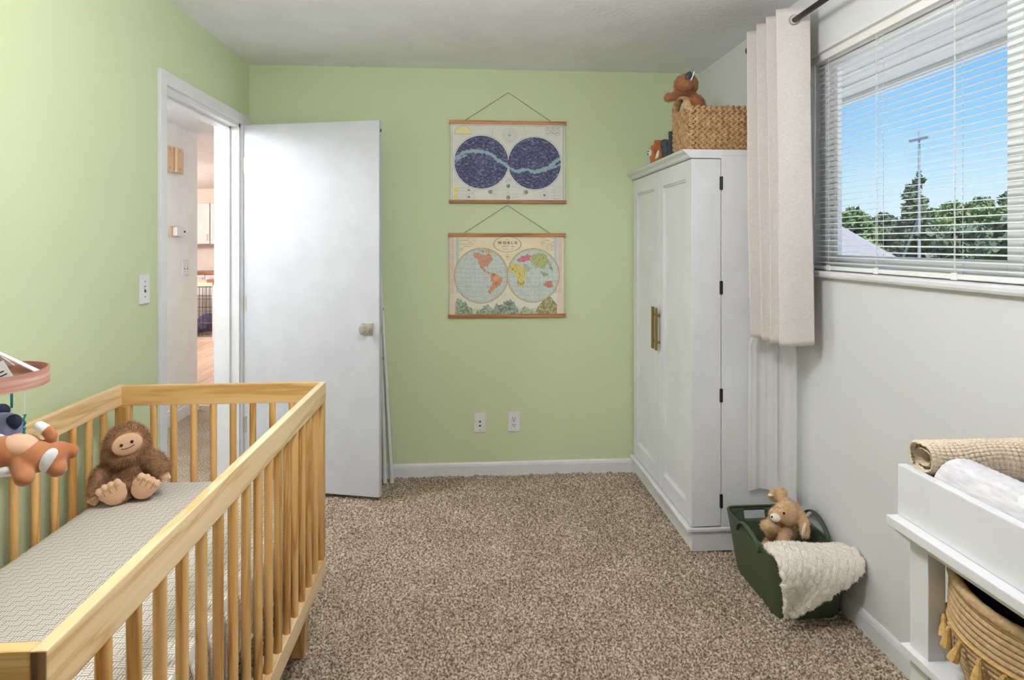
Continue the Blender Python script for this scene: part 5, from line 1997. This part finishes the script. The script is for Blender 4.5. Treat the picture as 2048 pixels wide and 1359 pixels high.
bcx, bcy, bR = rope_basket()
nb = blob([('e', (bcx - .01, bcy + .01, SZ + .125), (.135, .135, .062)), ('e', (bcx - .06, bcy + .05, SZ + .158), (.07, .06, .045)), ('e', (bcx + .05, bcy - .04, SZ + .162), (.075, .07, .045)), ('e', (bcx - .05, bcy - .06, SZ + .150), (.07, .06, .04))], .008, 4)
tag(obj_mesh('folded_clothes', nb, 'navy_knit'), 'dark navy knitted clothes heaped in the rope basket', 'clothes')

# ================================================================== outside
struct('bounce_slab', MB().box(XR + .15, 9.0, -6, 16, -.62, -.58), 'bounce_concrete', 'unseen pale slab added outside to bounce sunlight up to the eave', 'bounce_slab')  # unseen slab, added to throw sunlight up onto the eave
struct('ground', MB().box(-20, 140, -60, 140, -1.2, -.6), 'grass_lawn', 'lawn outside the window', 'ground')
nh = thing('neighbour_house', 'neighbouring house with a pale grey shingle roof outside the window', 'house', (12.5, 27.5, -.6))
obj('house_wall', MB().box(10.0, 14.9, 23.2, 32.5, -.6, .86), 'siding', nh)
rfm = MB()
rfm.add([(14.4, 24.0, 2.58), (13.0, 33.0, 2.58), (15.5, 20.96, .86), (8.5, 22.6, .86), (19.0, 33.0, .86), (8.0, 33.0, .86)],
        [(0, 2, 3), (0, 3, 5, 1), (0, 1, 4, 2), (1, 5, 4), (2, 4, 5, 3)])
rfo = obj('roof', rfm, 'shingle_grey', nh)


def leaf_mesh(clumps, n, size, seed):
    rng = np.random.default_rng(seed)
    C = np.array([c[0] for c in clumps], float); R = np.array([c[1] for c in clumps], float)
    w = R.prod(1) ** (2 / 3.); w /= w.sum()
    k = rng.choice(len(C), n, p=w)
    d = rng.normal(0, 1, (n, 3)); d /= np.linalg.norm(d, axis=1)[:, None]
    r = rng.random(n)[:, None] ** .45
    p = C[k] + d * r * R[k]
    u = rng.normal(0, 1, (n, 3)); u /= np.linalg.norm(u, axis=1)[:, None]
    v = np.cross(u, rng.normal(0, 1, (n, 3))); v /= np.linalg.norm(v, axis=1)[:, None]
    s = size * (.6 + .8 * rng.random(n))[:, None]
    co = np.stack([p - u * s, p + v * s * .5, p + u * s, p - v * s * .5], 1).reshape(-1, 3)
    me = bpy.data.meshes.new('leaves')
    me.vertices.add(len(co)); me.vertices.foreach_set('co', co.astype(np.float32).ravel())
    me.loops.add(len(co)); me.loops.foreach_set('vertex_index', np.arange(len(co), dtype=np.int32))
    me.polygons.add(n)
    me.polygons.foreach_set('loop_start', np.arange(0, len(co), 4, dtype=np.int32))
    me.polygons.foreach_set('loop_total', np.full(n, 4, np.int32))
    me.update(calc_edges=True)
    return me


def tree(label, x, y, h, r, mat, seed, conifer=False, n=7000):
    t = thing('tree', label, 'tree', (x, y, -.6), 'trees beyond the window')
    rg = random.Random(seed)
    obj('trunk', MB().tube([(x, y, -.6), (x + .1, y, h * .5), (x, y + .1, h * .85)], [.22, .15, .05], 8), 'bark', t, True)
    cl = []
    if conifer:
        for i in range(16):
            f = i / 15
            rr_ = r * (1 - f) ** .8 + .15
            a = rg.random() * 6.28
            cl.append(((x + rr_ * .45 * math.cos(a), y + rr_ * .45 * math.sin(a), -.1 + (h + .3) * f), (rr_ * .7, rr_ * .7, h * .07)))
    else:
        for i in range(18):
            a = rg.random() * 6.28; q = rg.random() ** .5 * r * .75
            cl.append(((x + q * math.cos(a), y + q * math.sin(a), h * (.08 + .76 * rg.random())), (r * .42, r * .42, h * .13)))
        cl.append(((x, y, h * .88), (r * .35, r * .35, h * .12)))
    me = leaf_mesh(cl, n, .16, seed)
    me.transform(Matrix.Translation(-OFF[t.name]))
    o = finish('foliage', me, mat, t, False, False)
    o['kind'] = 'stuff'


tree('low bright green tree behind the grey roof', 20.37, 30.98, 3.25, 1.5, 'leaf_mid', 1)
tree('pointed dark conifer standing taller than the other trees', 23.6, 30.45, 4.75, 1.6, 'leaf_dark', 2, True)
tree('bushy green tree beside the pointed conifer', 31.75, 37.85, 4.2, 1.9, 'leaf_mid', 3)
tree('broad green tree close to the window mullion', 27.8, 31.1, 3.95, 1.5, 'leaf_mid', 4)
tree('dense dark tree rising beside the broad green tree', 37.8, 40.0, 5.0, 2.1, 'leaf_dark', 5)
tree('dark shrubby tree under the broad green tree', 19.74, 22.66, 2.2, 1.5, 'leaf_dark', 6)
tree('low dark shrub beside the window mullion', 17.85, 18.95, 2.25, 1.0, 'leaf_dark', 9)
tree('small dark tree between roof and conifer', 27.3, 38.2, 3.4, 1.6, 'leaf_dark', 8)
up = thing('utility_pole', 'pale grey utility pole in front of the trees', 'utility pole', (21, 27.0, -.6))
obj('pole', MB().tube([(21, 27.0, -.6), (21, 27.0, 6.6)], [.08, .045], 10), 'pole_grey', up, True)
obj('crossarm', MB().box(20.95, 21.05, 26.4, 27.6, 6.2, 6.3), 'pole_grey', up)
obj('brace', MB().tube([(21, 27.0, 2.6), (21, 28.2, .4)], .05, 8), 'pole_grey', up)
